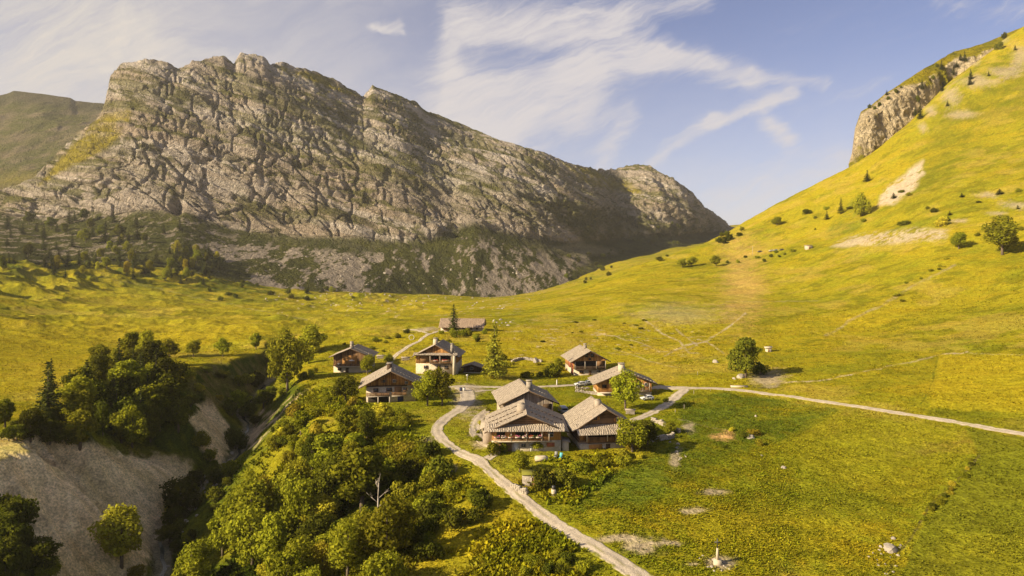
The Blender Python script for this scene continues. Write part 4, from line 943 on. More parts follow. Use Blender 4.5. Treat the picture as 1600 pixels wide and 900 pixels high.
# --- F: chalet behind D
h = chalet('Fh', 'balcony_chalet', 'chalet behind the leafy twin trees with a tall white corner pillar and red flowers', G_CH, 9.7, 6.3, 3.4, os=1.2, of=1.0, upper=m_wgold, base_mat=m_stone, battens=[(1, 3.0, .1, .9)], bat_mat=m_batt)
hF = h; pent(h, 6.9, 1.5, .55); balcony(h, -1.8, 5.6, 3.6, 1.2, 1.0, (-1.7, 1.6, 5.4), 6.2, m_wbrown, m_wdark); shade_panel(h, -1.6, .9, 4.3, 6.0); shade_panel(h, 1.4, 5.2, 4.3, 6.0); MB().box(-5.2, -2.2, -.1, -.04, 3.9, 6.2).build('board_panel', m_wbrown, h['root'])
window(h, -3.3, 1.7, 1.3, .9, frame=m_wbrown); window(h, 1.0, 1.9, 1.0, .8, frame=m_wbrown); window(h, 3.6, 1.6, 1.3, 1.0, frame=m_wbrown); MB().box(5.9, 6.7, -1.6, 0, -1, 6.2).build('pillar', m_plast, h['root'])
flowerbox(h, .2, -1.4, 4.4, 1.6, m_flow[2]); flowerbox(h, 3.6, -1.4, 4.4, 2.4, m_flow[2]); chimney(h, -.4, 1.5, 1.5, 1.4, 11.3, m_plast); chimney(h, 5.2, 1.2, 1.0, 1.0, 9.6, m_stone2)
# --- G: little shed
h = chalet('G', 'shed', 'small open garden shed with a grey roof between the chalet pillar and the pale larch', None, 3.1, 2.2, .3, os=.7, of=.9, ob=.5, upper=m_wdark)
window(h, 0, 1.2, .9, .8, -.06, m_wpale)
# --- I: orange chalet
h = chalet('I', 'orange_chalet', 'chalet at the pasture foot with a bright orange board gable and dark open loggia', G_CH, 8.6, 5.6, 2.1, os=1.5, of=1.5, upper=m_worange, base_mat=m_stone, battens=[(-1, 5.5, .1, .9)], bat_mat=m_batt)
MB().box(-5.5, 5.5, -.05, -.01, 2.15, 4.9).build('loggia_back_shade', m_dark, h['root']); balcony(h, -5.5, 5.5, 2.25, .9, 1.0, (-5.4, -1.9, 2.2, 5.4), 4.9, m_wdark, m_wdark); MB().box(2.6, 4.9, -.12, -.05, 3.0, 4.8).build('board_panel', m_wbrown, h['root'])  # dark sheet behind the balcony paints the loggia's shade
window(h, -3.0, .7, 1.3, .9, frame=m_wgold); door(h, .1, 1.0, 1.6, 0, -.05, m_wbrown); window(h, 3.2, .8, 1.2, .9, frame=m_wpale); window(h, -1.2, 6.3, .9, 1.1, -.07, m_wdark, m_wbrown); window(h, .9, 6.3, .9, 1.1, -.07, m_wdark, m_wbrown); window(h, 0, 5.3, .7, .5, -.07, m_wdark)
o = MB().box(-5.95, -5.68, .8, 3.0, .2, 5.0).build('shutter', m_wred, h['root']); MB().box(-5.95, -5.68, 5.0, 7.5, 2.0, 5.0).build('shutter', m_wred, h['root'])
chimney(h, -.3, 5.5, 1.1, 1.1, 9.9)
# --- J: low wide chalet by the junction
h = chalet('J', 'low_chalet', 'low wide chalet by the lane junction, big white chimney, half hidden by a round tree', G_CH, 7.5, 4.3, 1.0, os=1.6, of=1.4, ob=.8, upper=m_worange, base_mat=m_stone, battens=[(-1, 4.0, .15, .95), (1, -.8, .1, .97)], bat_mat=m_batt)
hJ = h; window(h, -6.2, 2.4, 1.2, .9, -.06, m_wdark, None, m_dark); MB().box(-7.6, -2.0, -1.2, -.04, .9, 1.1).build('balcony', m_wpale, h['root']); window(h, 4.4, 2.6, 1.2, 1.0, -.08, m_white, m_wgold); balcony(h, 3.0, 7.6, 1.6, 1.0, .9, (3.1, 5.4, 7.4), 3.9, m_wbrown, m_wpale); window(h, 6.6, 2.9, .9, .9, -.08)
chimney(h, -.6, 2.0, 2.0, 1.8, 9.2, m_plast)
# --- H: far long barn, ridge across the view
d = HOUSES['H']; zb = d['z'] * S + CZ
rb = empty('long_barn', (d['x'] * S, d['Y'] * S, zb), R(-4), 'long low barn with a reddish brown roof, behind the dark spruce above the hamlet', 'barn')
MB().box(-10.6, 9.6, .2, 8.8, -2, 2.1).build('stone_wall', m_stone, rb)
v = MB(); v.add([(9.55, .2, 2.1), (9.55, 8.8, 2.1), (9.55, 4.6, 5.4), (9.3, .2, 2.1), (9.3, 8.8, 2.1), (9.3, 4.6, 5.4), (-10.5, .2, 2.1), (-10.5, 8.8, 2.1), (-10.5, 4.6, 5.4), (-10.3, .2, 2.1), (-10.3, 8.8, 2.1), (-10.3, 4.6, 5.4)], [], [(0, 1, 2), (3, 5, 4), (6, 8, 7), (9, 10, 11)]); v.build('gable', m_wdark, rb)
rf = MB()
for sd in (0, 1):
    for i in range(13):
        t0, t1 = i / 13, (i + 1.15) / 13; xx = -11.4
        while xx < 10.6:
            w_ = rnd(.4, .8); f = lambda t: (4.6 + (1 if sd else -1) * 5.6 * t, 5.75 - 4.0 * t); (ya, za), (yb, z_b) = f(t0), f(t1); l_ = rnd(.03, .07)
            vv = [(xx, ya, za - .1), (xx + w_, ya, za - .1), (xx, yb, z_b - .1), (xx + w_, yb, z_b - .1), (xx, ya, za), (xx + w_, ya, za), (xx, yb, z_b + l_), (xx + w_, yb, z_b + l_)]
            if not sd: vv = [vv[2], vv[3], vv[0], vv[1], vv[6], vv[7], vv[4], vv[5]]
            rf.hexa(vv); xx += w_ + .01
rf.build('roof', m_sh2, rb)
hh = dict(root=rb)
for xx in (-3.0, 1.0, 4.5, 7.4): window(hh, xx, .7, 1.0, .8, .17, m_wbrown)
door(hh, -7.6, 1.8, 1.9, 0, .17)
MB().box(-9.0, -6.3, .05, .15, .2, 2.0).build('board_panel', m_wbrown, rb)
# distant huts
def hut(px, py, w, l, ht, label, rm, wm, name='stone_hut', rot=0):
    q = hit(px, py); r_ = empty(name, q, R(rot), label, 'hut')
    MB().box(-w / 2, w / 2, 0, l, -1.2, ht).build('wall', wm, r_)
    MB().hexa([(-w / 2 - .4, -.4, ht), (w / 2 + .4, -.4, ht + .3), (-w / 2 - .4, l + .4, ht + .1), (w / 2 + .4, l + .4, ht + .4), (-w / 2 - .4, -.4, ht + .3), (w / 2 + .4, -.4, ht + .6), (-w / 2 - .4, l + .4, ht + .4), (w / 2 + .4, l + .4, ht + .7)]).build('roof', rm, r_)
    MB().box(-w * .12, w * .14, -.05, .02, 0, ht * .75).build('door', m_wbrown, r_); return r_
hut(1265, 389, 5.0, 4, 2.8, 'tiny hut with a brown roof on the open slope right of the parked cars', m_sh2, m_plast)
hut(1201, 550, 2.2, 1.8, 1.5, 'small pale concrete hut on the pasture just right of the big dark tree', m_plast, m_plast, rot=-12)

# ------------------------------------------------------------------ vegetation
def leafmat(name, c1, c2, tr=.35):
    m_ = bpy.data.materials.new(name); m_.use_nodes = True; nt = m_.node_tree; nt.nodes.clear(); x = NX(nt)
    g = x.new('ShaderNodeNewGeometry'); oi = x.new('ShaderNodeObjectInfo')
    f = x.m('ADD', x.m('MULTIPLY', g.outputs['Random Per Island'], .75), x.m('MULTIPLY', oi.outputs['Random'], .35))
    c = x.mix(f, c1, c2); hs = x.new('ShaderNodeHueSaturation'); x.put(hs.inputs['Hue'], x.m('ADD', .480, x.m('MULTIPLY', oi.outputs['Random'], .036))); x.put(hs.inputs['Value'], x.m('ADD', .68, x.m('MULTIPLY', x.m('FRACT', x.m('MULTIPLY', oi.outputs['Random'], 7.3)), .66))); x.put(hs.inputs['Color'], c)
    d = x.new('ShaderNodeBsdfDiffuse'); t = x.new('ShaderNodeBsdfTranslucent'); mx = x.new('ShaderNodeMixShader'); o = x.new('ShaderNodeOutputMaterial'); mx.inputs[0].default_value = tr
    for n_ in (d, t): nt.links.new(hs.outputs[0], n_.inputs[0])
    nt.links.new(d.outputs[0], mx.inputs[1]); nt.links.new(t.outputs[0], mx.inputs[2]); nt.links.new(mx.outputs[0], o.inputs[0]); return m_
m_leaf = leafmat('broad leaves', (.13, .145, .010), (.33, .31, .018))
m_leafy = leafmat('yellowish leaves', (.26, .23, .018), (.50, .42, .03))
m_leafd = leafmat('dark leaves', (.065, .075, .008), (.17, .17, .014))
m_need = leafmat('spruce needles', (.035, .045, .010), (.085, .09, .016), .15)
m_larch = leafmat('larch needles', (.20, .19, .02), (.40, .34, .035), .3)
m_bark = plain('grey brown bark', (.13, .095, .06)); m_barkp = plain('bleached wood', (.42, .35, .26))

def leaf_cloud(P, Nn, size, rg):      # one bent quad per point
    n = len(P); r = rg.normal(size=(n, 3)); Nn = Nn + r * .55; Nn /= np.linalg.norm(Nn, axis=1, keepdims=True) + 1e-9
    t = np.cross(Nn, rg.normal(size=(n, 3))); t /= np.linalg.norm(t, axis=1, keepdims=True) + 1e-9; u = np.cross(Nn, t)
    s = size * rg.uniform(.6, 1.35, (n, 1)); a = s * rg.uniform(.7, 1.1, (n, 1))
    v = np.stack([P - t * s, P - u * a * .8 + Nn * s * .15, P + t * s * 1.1, P + u * a * .8 - Nn * s * .2], 1)
    return v.reshape(-1, 3)
def tubes(segs, name, m_, link=False):
    b_ = MB()
    for a, b2, r1, r2 in segs: b_.bar(a, b2, r1, 6, r2)
    return b_.build(name, m_, smooth=True, link=link)
def make_broad(seed, H=10.0, Wd=7.4, n=5200, leaf=.24, m_=None, crown0=.05, lob=22, flat=1.0):
    rg = np.random.default_rng(seed); rz, rx = H * (1 - crown0) / 2, Wd / 2; cz = H - rz
    lobes = []
    for i in range(lob):
        v = rg.normal(size=3); v /= np.linalg.norm(v); q = rg.uniform(.35, .86)
        lobes.append((v * [rx * q, rx * q, rz * q], rx * rg.uniform(.20, .44)))
    lobes.append((np.array([0, 0, rz * .45]), rx * .5)); lobes.append((np.array([0, 0, 0.]), rx * .6))
    w = np.array([l[1] ** 2 for l in lobes]); cnt = (w / w.sum() * n).astype(int); P = []; N = []
    for (c, r), k in zip(lobes, cnt):
        d = rg.normal(size=(k, 3)); d /= np.linalg.norm(d, axis=1, keepdims=True); rr = r * rg.uniform(.6, 1.22, (k, 1)) ** .8
        rr *= 1 + .22 * np.sin(d[:, :1] * 9 + seed) * np.sin(d[:, 1:2] * 8) 
        P.append(c + d * rr * [1, 1, .9 * flat]); N.append(d)
    P = np.concatenate(P); N = np.concatenate(N)
    keep = np.ones(len(P), bool)
    for c, r in lobes: keep &= (np.linalg.norm((P - c), axis=1) > r * .62)
    P, N = P[keep], N[keep]; P[:, 2] += cz; P = P[P[:, 2] > H * crown0 * .5]; N = N[:len(P)]
    v = leaf_cloud(P, N, leaf, rg)
    crown = mesh_np('crown', v, quads=np.arange(len(v)).reshape(-1, 4), mat=m_ or m_leaf, link=False)
    sg = [((0, 0, -1.0), (0, 0, cz * .55), .03 * H, .021 * H), ((0, 0, cz * .55), (.1, .05, H * .78), .021 * H, .006 * H)]
    for (c, r) in lobes[:9]:
        z0 = rg.uniform(.3, .65) * cz + .1; sg.append(((0, 0, z0), tuple(c * .8 + [0, 0, cz]), .011 * H, .004 * H))
    return crown, tubes(sg, 'trunk', m_bark)
def make_conifer(seed, H=10.0, Wd=4.6, m_=None, tiers=26, dens=1.0, droop=.35, gap=0.0):
    rg = np.random.default_rng(seed); V = []; P = []; N = []
    for i in range(tiers):
        t = (i + .5) / tiers; z = H * (.07 + .93 * t); R_ = Wd / 2 * (1 - t) ** .85 * rg.uniform(.78, 1.12) + .06; k = max(5, int((13 * (1 - t) + 5) * dens))
        for j in range(k):
            if rg.random() < gap: continue
            a = rg.uniform(0, 6.283); L = R_ * rg.uniform(.65, 1.12); nseg = max(2, int(L / .22))
            for q in range(nseg):
                f = (q + .7) / nseg; r = L * f
                P.append((math.cos(a) * r + rg.normal() * .05, math.sin(a) * r + rg.normal() * .05, z - droop * r * (1 - .25 * f) + rg.normal() * .06)); N.append((math.cos(a) * .25, math.sin(a) * .25, .9))
    v = leaf_cloud(np.array(P), np.array(N), .19, rg)
    crown = mesh_np('crown', v, quads=np.arange(len(v)).reshape(-1, 4), mat=m_ or m_need, link=False)
    sg = [((0, 0, -1), (0, 0, H * .98), .02 * H, .002 * H)]
    for i in range(14):
        a = rg.uniform(0, 6.28); z = rg.uniform(.1, .7) * H; r = Wd / 2 * (1 - z / H) * .8; sg.append(((0, 0, z), (math.cos(a) * r, math.sin(a) * r, z - droop * r), .05, .015))
    return crown, tubes(sg, 'trunk', m_bark)
def make_shrub(seed, m_, n=1500, H=3.0, Wd=4.0, leaf=.17):
    rg = np.random.default_rng(seed); P = []; N = []
    for i in range(13):
        a = rg.uniform(0, 6.28); q = rg.uniform(0, .62) ** .7; r = Wd / 2 * rg.uniform(.28, .5); hz = rg.uniform(.3, 1) * (H - r * .7) * (1 - .5 * q)
        c = np.array([math.cos(a) * q * Wd / 2, math.sin(a) * q * Wd / 2, max(hz, .15)]); k = n // 13
        d = rg.normal(size=(k, 3)); d /= np.linalg.norm(d, axis=1, keepdims=True); P.append(c + d * r * rg.uniform(.75, 1.15, (k, 1)) * [1, 1, .95]); N.append(d)
    P = np.concatenate(P); N = np.concatenate(N); ok = P[:, 2] > -.3; P, N = P[ok], N[ok]
    v = leaf_cloud(P, N, leaf, rg)
    sg = [((0, 0, -.6), (math.cos(k_) * Wd * .22, math.sin(k_) * Wd * .22, H * .6), .07, .02) for k_ in (0, 1.3, 2.5, 3.7, 5)]
    return mesh_np('foliage', v, quads=np.arange(len(v)).reshape(-1, 4), mat=m_, link=False), tubes(sg, 'stem', m_bark)
PROTO = {
 'broad': [make_broad(s_) for s_ in (1, 2, 3, 4)] + [make_broad(5, Wd=5.6, crown0=.12)], 'tall': [make_broad(s_, Wd=5.2, crown0=.08, lob=20) for s_ in (6, 7)],
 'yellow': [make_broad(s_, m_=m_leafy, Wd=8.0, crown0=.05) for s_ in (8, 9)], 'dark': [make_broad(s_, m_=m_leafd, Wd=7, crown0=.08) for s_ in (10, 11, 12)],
 'spruce': [make_conifer(s_) for s_ in (20, 21, 22)], 'larch': [make_conifer(s_, m_=m_larch, Wd=5.0, tiers=34, dens=1.15, droop=.12, gap=.12) for s_ in (24,)],
 'shrub': [make_shrub(s_, m_leaf) for s_ in (30, 31, 32, 33)], 'shrubd': [make_shrub(s_, m_leafd) for s_ in (34, 35)], 'shruby': [make_shrub(s_, m_leafy) for s_ in (36, 37)]}
DIM = {'broad': (10, 7.4), 'tall': (10, 5.2), 'yellow': (10, 8.0), 'dark': (10, 7), 'spruce': (10, 4.6), 'larch': (10, 5), 'shrub': (3, 4), 'shrubd': (3, 4), 'shruby': (3, 4)}
KIND = {'broad': ('broadleaf_tree', 'tree'), 'tall': ('broadleaf_tree', 'tree'), 'yellow': ('broadleaf_tree', 'tree'), 'dark': ('broadleaf_tree', 'tree'), 'spruce': ('spruce_tree', 'tree'), 'larch': ('larch_tree', 'tree'), 'shrub': ('shrub', 'shrub'), 'shrubd': ('shrub', 'shrub'), 'shruby': ('shrub', 'shrub')}
ntree = 0
def plant(kind, loc, Hm, Wm, label, group=None, var=None):
    global ntree; ntree += 1
    nm, cat = KIND[kind]; pr = PROTO[kind][(ntree if var is None else var) % len(PROTO[kind])]
    r_ = empty(nm, loc, rnd(0, 6.28), label, cat, group); h0, w0 = DIM[kind]; r_.scale = (Wm / w0, Wm / w0, Hm / h0)
    for me in pr:
        o = bpy.data.objects.new(me.name, me); COL.objects.link(o); o.parent = r_
    return r_
bpy.context.view_layer.update()
def hit_any(px, py):                   # first point of ground, mountain or outcrop seen along a ray of the photograph
    o_ = Vector((0, 0, CZ)); d = Vector(((px - 800) / F, 1, (400 - py) / F)).normalized(); best = None
    for ob in (terrain, mountain, far_ridge, crag):
        ok, loc, *_ = ob.ray_cast(o_, d)
        if ok and (best is None or loc.y < best.y): best = loc.copy()
    return best
def T(kind, px, py, hpx, wpx, label, group=None, Y=None, var=None, sink=.15):
    q = at(px, Y) if Y else hit_any(px, py)
    if q is None: return
    k = q.y / F; q.z -= sink
    return plant(kind, q, hpx * k, wpx * k, label, group, var)

ORD = ('first second third fourth fifth sixth seventh eighth ninth tenth eleventh twelfth thirteenth fourteenth fifteenth sixteenth seventeenth eighteenth nineteenth twentieth twenty-first twenty-second twenty-third '
       'twenty-fourth twenty-fifth twenty-sixth twenty-seventh twenty-eighth twenty-ninth thirtieth thirty-first thirty-second thirty-third thirty-fourth thirty-fifth thirty-sixth thirty-seventh thirty-eighth thirty-ninth fortieth '
       'forty-first forty-second forty-third forty-fourth forty-fifth forty-sixth forty-seventh forty-eighth forty-ninth fiftieth').split()
REG = []
def relabel():
    sets = {}
    for o, grp, lead, where, px in REG: sets.setdefault((lead, where), []).append((px, o))
    for (lead, where), l in sets.items():
        l.sort(key=lambda q_: q_[0])
        for i, (px, o) in enumerate(l):
            o['label'] = (lead + ' ' + where) if len(l) == 1 else (('leftmost ' if i == 0 else 'rightmost ' if i == len(l) - 1 else ORD[i] + ' ') + lead + (' from the left' if 0 < i < len(l) - 1 else '') + ' ' + where)

# single trees and bushes that stand out
T('broad', 668, 634, 54, 44, 'leafy tree in front of the pillared chalet, wider one of the twin trees', var=0)
T('broad', 691, 634, 62, 40, 'taller narrower twin tree with a pale bare trunk beside the lane bend', var=1)
T('dark', 540, 628, 46, 42, 'round dark tree just left of the dark blue door chalet', var=0)
T('broad', 574, 585, 33, 30, 'round bright tree between the parasol chalet and the golden gable chalet', var=2)
T('broad', 449, 612, 100, 60, 'tallest leafy tree at the head of the gully', var=3)
T('tall', 430, 585, 62, 38, 'narrow leafy tree hugging the tallest tree at the gully head', var=0)
T('broad', 484, 556, 50, 50, 'rounded tree on the meadow edge behind the tallest gully tree', var=1)
T('larch', 773, 590, 90, 48, 'pale sparse larch right of the little garden shed')
T('spruce', 709, 519, 45, 26, 'dark pointed spruce in front of the long barn', var=0)
T('broad', 977, 641, 62, 52, 'round bright tree covering the front of the low wide chalet', var=0)
T('broad', 988, 706, 56, 52, 'leafy tree against the right corner of the log gabled chalet', var=2)
T('dark', 1012, 698, 44, 40, 'dark tree in shade behind the leafy corner tree', var=1)
T('shrub', 1048, 676, 22, 26, 'small round bush beside the low stone wall in the field corner', var=1)
T('dark', 1165, 590, 62, 54, 'big dark tree alone above the lane, bare sandy ground beside it', var=2)
T('shrubd', 1188, 585, 22, 26, 'low dark bush touching the right side of the big lone tree')
T('broad', 1566, 398, 58, 58, 'big round tree on the hillside at the edge of the picture', var=0)
T('broad', 1498, 389, 29, 29, 'round tree left of the big hillside tree, half its size', var=2)
T('shruby', 1470, 354, 18, 22, 'pale yellowish bush above the round hillside tree')
T('broad', 1119, 416, 18, 19, 'small round tree with a long shadow on the pasture shoulder', var=1)
T('broad', 1066, 418, 15, 17, 'left one of two small trees side by side on the pasture edge', var=3)
T('broad', 1081, 416, 15, 17, 'right one of two small trees side by side on the pasture edge', var=0)
T('spruce', 1355, 284, 19, 15, 'single dark conifer at the top of the pale scree patch', var=1)
T('broad', 1214, 352, 15, 18, 'dark round tree high on the slope line near the skyline', var=2)
T('spruce', 1314, 334, 26, 13, 'tallest slim conifer left of the pale scree patch', var=2)
T('spruce', 1292, 343, 14, 11, 'small conifer downhill of the slim conifer by the scree')
T('shrub', 1346, 338, 40, 26, 'tall green thicket just left of the pale scree patch')
T('spruce', 1438, 186, 26, 13, 'largest dark conifer leaning on the cliff top slope')
T('broad', 1159, 362, 9, 9, 'tiny tree standing out on the skyline above the pass')
T('broad', 265, 558, 28, 28, 'first round tree in the row along the gully rim, nearest the grove', var=0)
T('broad', 302, 558, 30, 25, 'second round tree in the row along the gully rim', var=2)
T('broad', 348, 557, 31, 25, 'third round tree in the row along the gully rim', var=3)
T('tall', 400, 546, 28, 17, 'slim upright tree at the far end of the gully rim row')
T('spruce', 75, 668, 104, 62, 'large dark spruce on the gully rim above the bare slope', var=1)
T('spruce', 236, 590, 54, 26, 'pointed spruce sticking out of the dark grove by the gully', var=0)
T('broad', 376, 646, 38, 36, 'bright leafy tree inside the gully beside the stream bed', var=1)
T('yellow', 190, 886, 104, 88, 'large yellow green tree at the foot of the bare slope', var=0)
T('dark', 282, 806, 66, 66, 'dark wide tree in shade beside the stream', var=0)
T('yellow', 266, 806, 24, 22, 'small bright bush beside the dark stream tree', var=1)
T('yellow', 214, 905, 24, 34, 'little bright bush under the large yellow green tree')
T('broad', 812, 738, 34, 34, 'bush on the bank left of the covered garden table', var=0)
T('shrubd', 852, 762, 36, 46, 'dark thicket right of the stone cellar door')
T('shrubd', 884, 760, 36, 48, 'dark thicket below the blue garden chair')
T('shrub', 905, 735, 22, 40, 'green thicket below the log gabled chalet')
T('shrub', 770, 710, 26, 26, 'climbing bush on the front corner of the largest chalet')
T('shrub', 788, 706, 20, 18, 'small green bush under the flowered balcony')
T('broad', 840, 704, 20, 24, 'small crooked garden tree beside the covered table')
T('shrub', 866, 588, 26, 34, 'wide green bush left of the orange gabled chalet')
T('shrub', 1040, 628, 10, 12, 'yellowish bush between the white car and the lane')
T('shrub', 623, 653, 20, 22, 'round bush on the lawn below the dark blue door')
T('shruby', 600, 650, 24, 40, 'pale feathery bushes below the golden gable chalet')
T('shrub', 606, 565, 16, 20, 'dark bush beside the lane behind the golden gable chalet')
T('tall', 8, 668, 48, 32, 'leafy tree at the picture edge left of the large spruce')
T('dark', 48, 690, 52, 44, 'dark bushy tree at the foot of the large spruce')

def scatter(n, poly, kinds, hr, wr, labelf, group, mind=0.0, tries=40, jy=0.0):
    xs, ys = [p_[0] for p_ in poly], [p_[1] for p_ in poly]; placed = []
    for i in range(n):
        for _ in range(tries):
            px, py = rnd(min(xs), max(xs)), rnd(min(ys), max(ys))
            if inpoly(np.array(px), np.array(py), poly) and all(abs(px - a) * 1.0 + abs(py - b_) * 1.6 > mind for a, b_ in placed): break
        else: continue
        placed.append((px, py)); k = random.choices([k_[0] for k_ in kinds], [k_[1] for k_ in kinds])[0]
        hp = rnd(*hr); (lambda o_: o_ and REG.append((o_, group, labelf[0][k], labelf[1], px)))(T(k, px, py, hp, hp * rnd(*wr), 'x', group))
LEAD = {'spruce': 'pointed dark spruce', 'larch': 'pale larch', 'broad': 'leafy green tree', 'tall': 'upright leafy tree', 'dark': 'dark bushy tree', 'yellow': 'bright yellowish tree', 'shrub': 'green bush', 'shrubd': 'dark green bush', 'shruby': 'yellowish bush'}
def lf(where): return (LEAD, where)
# left bank grove
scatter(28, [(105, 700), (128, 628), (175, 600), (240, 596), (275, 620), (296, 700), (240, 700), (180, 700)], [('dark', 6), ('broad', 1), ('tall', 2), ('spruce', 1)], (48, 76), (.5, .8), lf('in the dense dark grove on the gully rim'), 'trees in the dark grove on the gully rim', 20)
scatter(12, [(128, 640), (160, 585), (215, 570), (260, 590), (240, 620), (150, 660)], [('broad', 3), ('tall', 2), ('dark', 2)], (45, 66), (.55, .8), lf('along the sunny back edge of the grove'), 'trees on the back edge of the grove', 18)
scatter(12, [(0, 690), (60, 660), (110, 680), (110, 698), (60, 690), (20, 692)], [('dark', 2), ('shrub', 2), ('shrubd', 2)], (16, 36), (.8, 1.2), lf('along the top of the bare grey slope'), 'bushes along the top of the bare slope', 9)
scatter(10, [(280, 600), (300, 570), (420, 560), (430, 600), (360, 620), (300, 640)], [('shrubd', 3), ('shrub', 2), ('shruby', 1)], (9, 22), (1.0, 1.4), lf('on the brown upper wall of the gully'), 'bushes on the upper gully wall', 12)
scatter(30, [(300, 730), (310, 690), (360, 700), (372, 660), (350, 640), (400, 600), (425, 620), (400, 660), (392, 700), (350, 790), (300, 880), (250, 900), (262, 830)], [('shrubd', 3), ('dark', 2), ('shrub', 1)], (14, 34), (.9, 1.3), lf('in the shaded bottom of the gully'), 'bushes in the gully bottom', 14)
scatter(13, [(-10, 800), (40, 800), (60, 860), (80, 910), (-10, 910)], [('dark', 2), ('shrubd', 2), ('broad', 1)], (34, 62), (.7, 1.1), lf('in the shade below the bare slope'), 'trees below the bare slope', 14)
scatter(10, [(420, 560), (420, 590), (440, 640), (470, 610), (510, 590), (500, 570)], [('shrub', 3), ('shrubd', 1), ('broad', 1)], (10, 22), (.9, 1.3), lf('on the grassy lip below the tallest gully tree'), 'bushes on the grassy lip', 10)
# wooded slope in front
scatter(27, [(290, 905), (345, 850), (390, 800), (470, 775), (560, 780), (600, 830), (640, 905), (620, 960), (300, 960)], [('broad', 6), ('yellow', 1), ('tall', 2), ('dark', 1)], (58, 112), (.6, 1.0), lf('in the dense wood along the bottom'), 'large trees in the wood on the near slope', 30)
scatter(20, [(365, 830), (375, 770), (430, 730), (500, 700), (560, 675), (600, 695), (600, 710), (570, 770), (480, 800)], [('broad', 5), ('tall', 3), ('dark', 2), ('yellow', 1)], (32, 62), (.55, 1.0), lf('in the upper wood below the chalets'), 'trees in the upper wood on the near slope', 20)
scatter(18, [(400, 700), (440, 660), (500, 610), (560, 640), (590, 665), (540, 690), (470, 720)], [('shrub', 3), ('shruby', 2), ('shrubd', 2)], (8, 24), (1.0, 1.7), lf('on the open scrubby bank above the wood'), 'bushes on the open scrubby bank', 12)
scatter(6, [(410, 720), (440, 690), (520, 660), (560, 670), (480, 720)], [('broad', 1), ('tall', 1)], (26, 46), (.6, .9), lf('standing apart on the scrubby bank'), 'small trees on the scrubby bank', 24)
scatter(28, [(570, 690), (610, 680), (650, 700), (700, 740), (770, 800), (740, 820), (690, 830), (680, 880), (620, 880), (590, 800), (570, 740)], [('shrub', 6), ('shrubd', 4), ('broad', 1)], (20, 40), (1.0, 1.5), lf('in the thicket left of the descending lane'), 'bushes in the thicket beside the lane', 14)
scatter(11, [(800, 905), (830, 850), (880, 860), (930, 905)], [('shrub', 3), ('shrubd', 2)], (12, 24), (1.1, 1.7), lf('in the low scrub beside the lane'), 'low bushes beside the bottom of the lane', 14)
scatter(10, [(560, 650), (590, 645), (640, 655), (660, 665), (600, 680), (550, 665)], [('shrub', 3), ('shruby', 2)], (12, 24), (.9, 1.4), lf('on the bank below the gabled chalet'), 'bushes on the bank below the chalet', 10)
scatter(12, [(690, 520), (780, 518), (782, 535), (700, 545), (672, 535)], [('shrub', 3), ('shrubd', 2)], (7, 14), (1.0, 1.6), lf('on the bank in front of the long barn'), 'bushes on the bank in front of the barn', 7)
scatter(10, [(780, 560), (880, 560), (880, 590), (790, 592)], [('shrub', 3), ('shruby', 2)], (6, 13), (1.2, 1.8), lf('on the grass behind the village lane'), 'bushes between larch and chalet', 9)
scatter(7, [(940, 700), (1000, 700), (1050, 690), (1000, 720), (920, 750)], [('shruby', 2), ('shrub', 2)], (9, 18), (1.2, 1.8), lf('along the field edge below the corner tree'), 'bushes along the field edge', 10)
scatter(5, [(1120, 665), (1180, 670), (1190, 705), (1120, 705)], [('shrub', 1), ('shrubd', 1), ('shruby', 1)], (7, 15), (1.2, 1.6), lf('in the green field beside the lane'), 'bushes in the green field', 9)
scatter(12, [(500, 545), (640, 520), (650, 545), (600, 560), (510, 560)], [('shrub', 2), ('shrubd', 2)], (4, 10), (1.2, 1.8), lf('on the hummocky meadow behind the chalets'), 'bushes behind the upper chalets', 8)
scatter(16, [(365, 800), (380, 730), (430, 680), (520, 645), (590, 665), (600, 700), (570, 770), (480, 790)], [('shrub', 3), ('shruby', 2)], (16, 30), (1.0, 1.5), lf('between the trees of the upper wood'), 'bushes between the trees of the upper wood', 14)
scatter(11, [(30, 660), (110, 640), (170, 690), (250, 680), (270, 610), (130, 600)], [('spruce', 1)], (54, 86), (.42, .55), lf('rising out of the left bank grove'), 'spruces in the left bank grove', 20)
# distant slopes
scatter(42, [(255, 440), (262, 395), (300, 385), (345, 400), (350, 425), (320, 448), (280, 445)], [('spruce', 6), ('broad', 2), ('yellow', 1)], (13, 24), (.45, .75), lf('in the distant clump below the cave'), 'trees in the clump below the cliff', 6)
scatter(44, [(60, 440), (70, 395), (140, 368), (215, 375), (250, 400), (240, 440), (150, 432)], [('spruce', 5), ('broad', 2), ('yellow', 1)], (13, 25), (.45, .8), lf('under the lit shoulder of the mountain'), 'trees under the left shoulder', 7)
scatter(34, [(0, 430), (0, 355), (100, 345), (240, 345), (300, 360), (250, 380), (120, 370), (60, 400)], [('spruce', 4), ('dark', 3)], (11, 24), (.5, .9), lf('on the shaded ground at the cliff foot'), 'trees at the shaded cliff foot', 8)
scatter(16, [(300, 455), (360, 440), (440, 440), (540, 455), (480, 470), (340, 470)], [('shrubd', 4), ('spruce', 1), ('shrub', 2)], (5, 12), (.9, 1.6), lf('on rough ground below the scree'), 'bushes on rough ground below the scree', 7)
scatter(46, [(940, 322), (1000, 340), (1060, 350), (1125, 362), (1100, 372), (1040, 372), (985, 355)], [('spruce', 5), ('dark', 2)], (5, 9), (.5, .9), lf('in the dark strip of wood near the pass'), 'trees in the dark strip near the pass', 4)
scatter(24, [(880, 400), (1000, 385), (1120, 370), (1060, 395), (960, 440), (880, 450)], [('dark', 3), ('shrubd', 3)], (4, 9), (.8, 1.5), lf('on the shaded valley floor behind the pasture'), 'bushes on the shaded valley floor', 6)
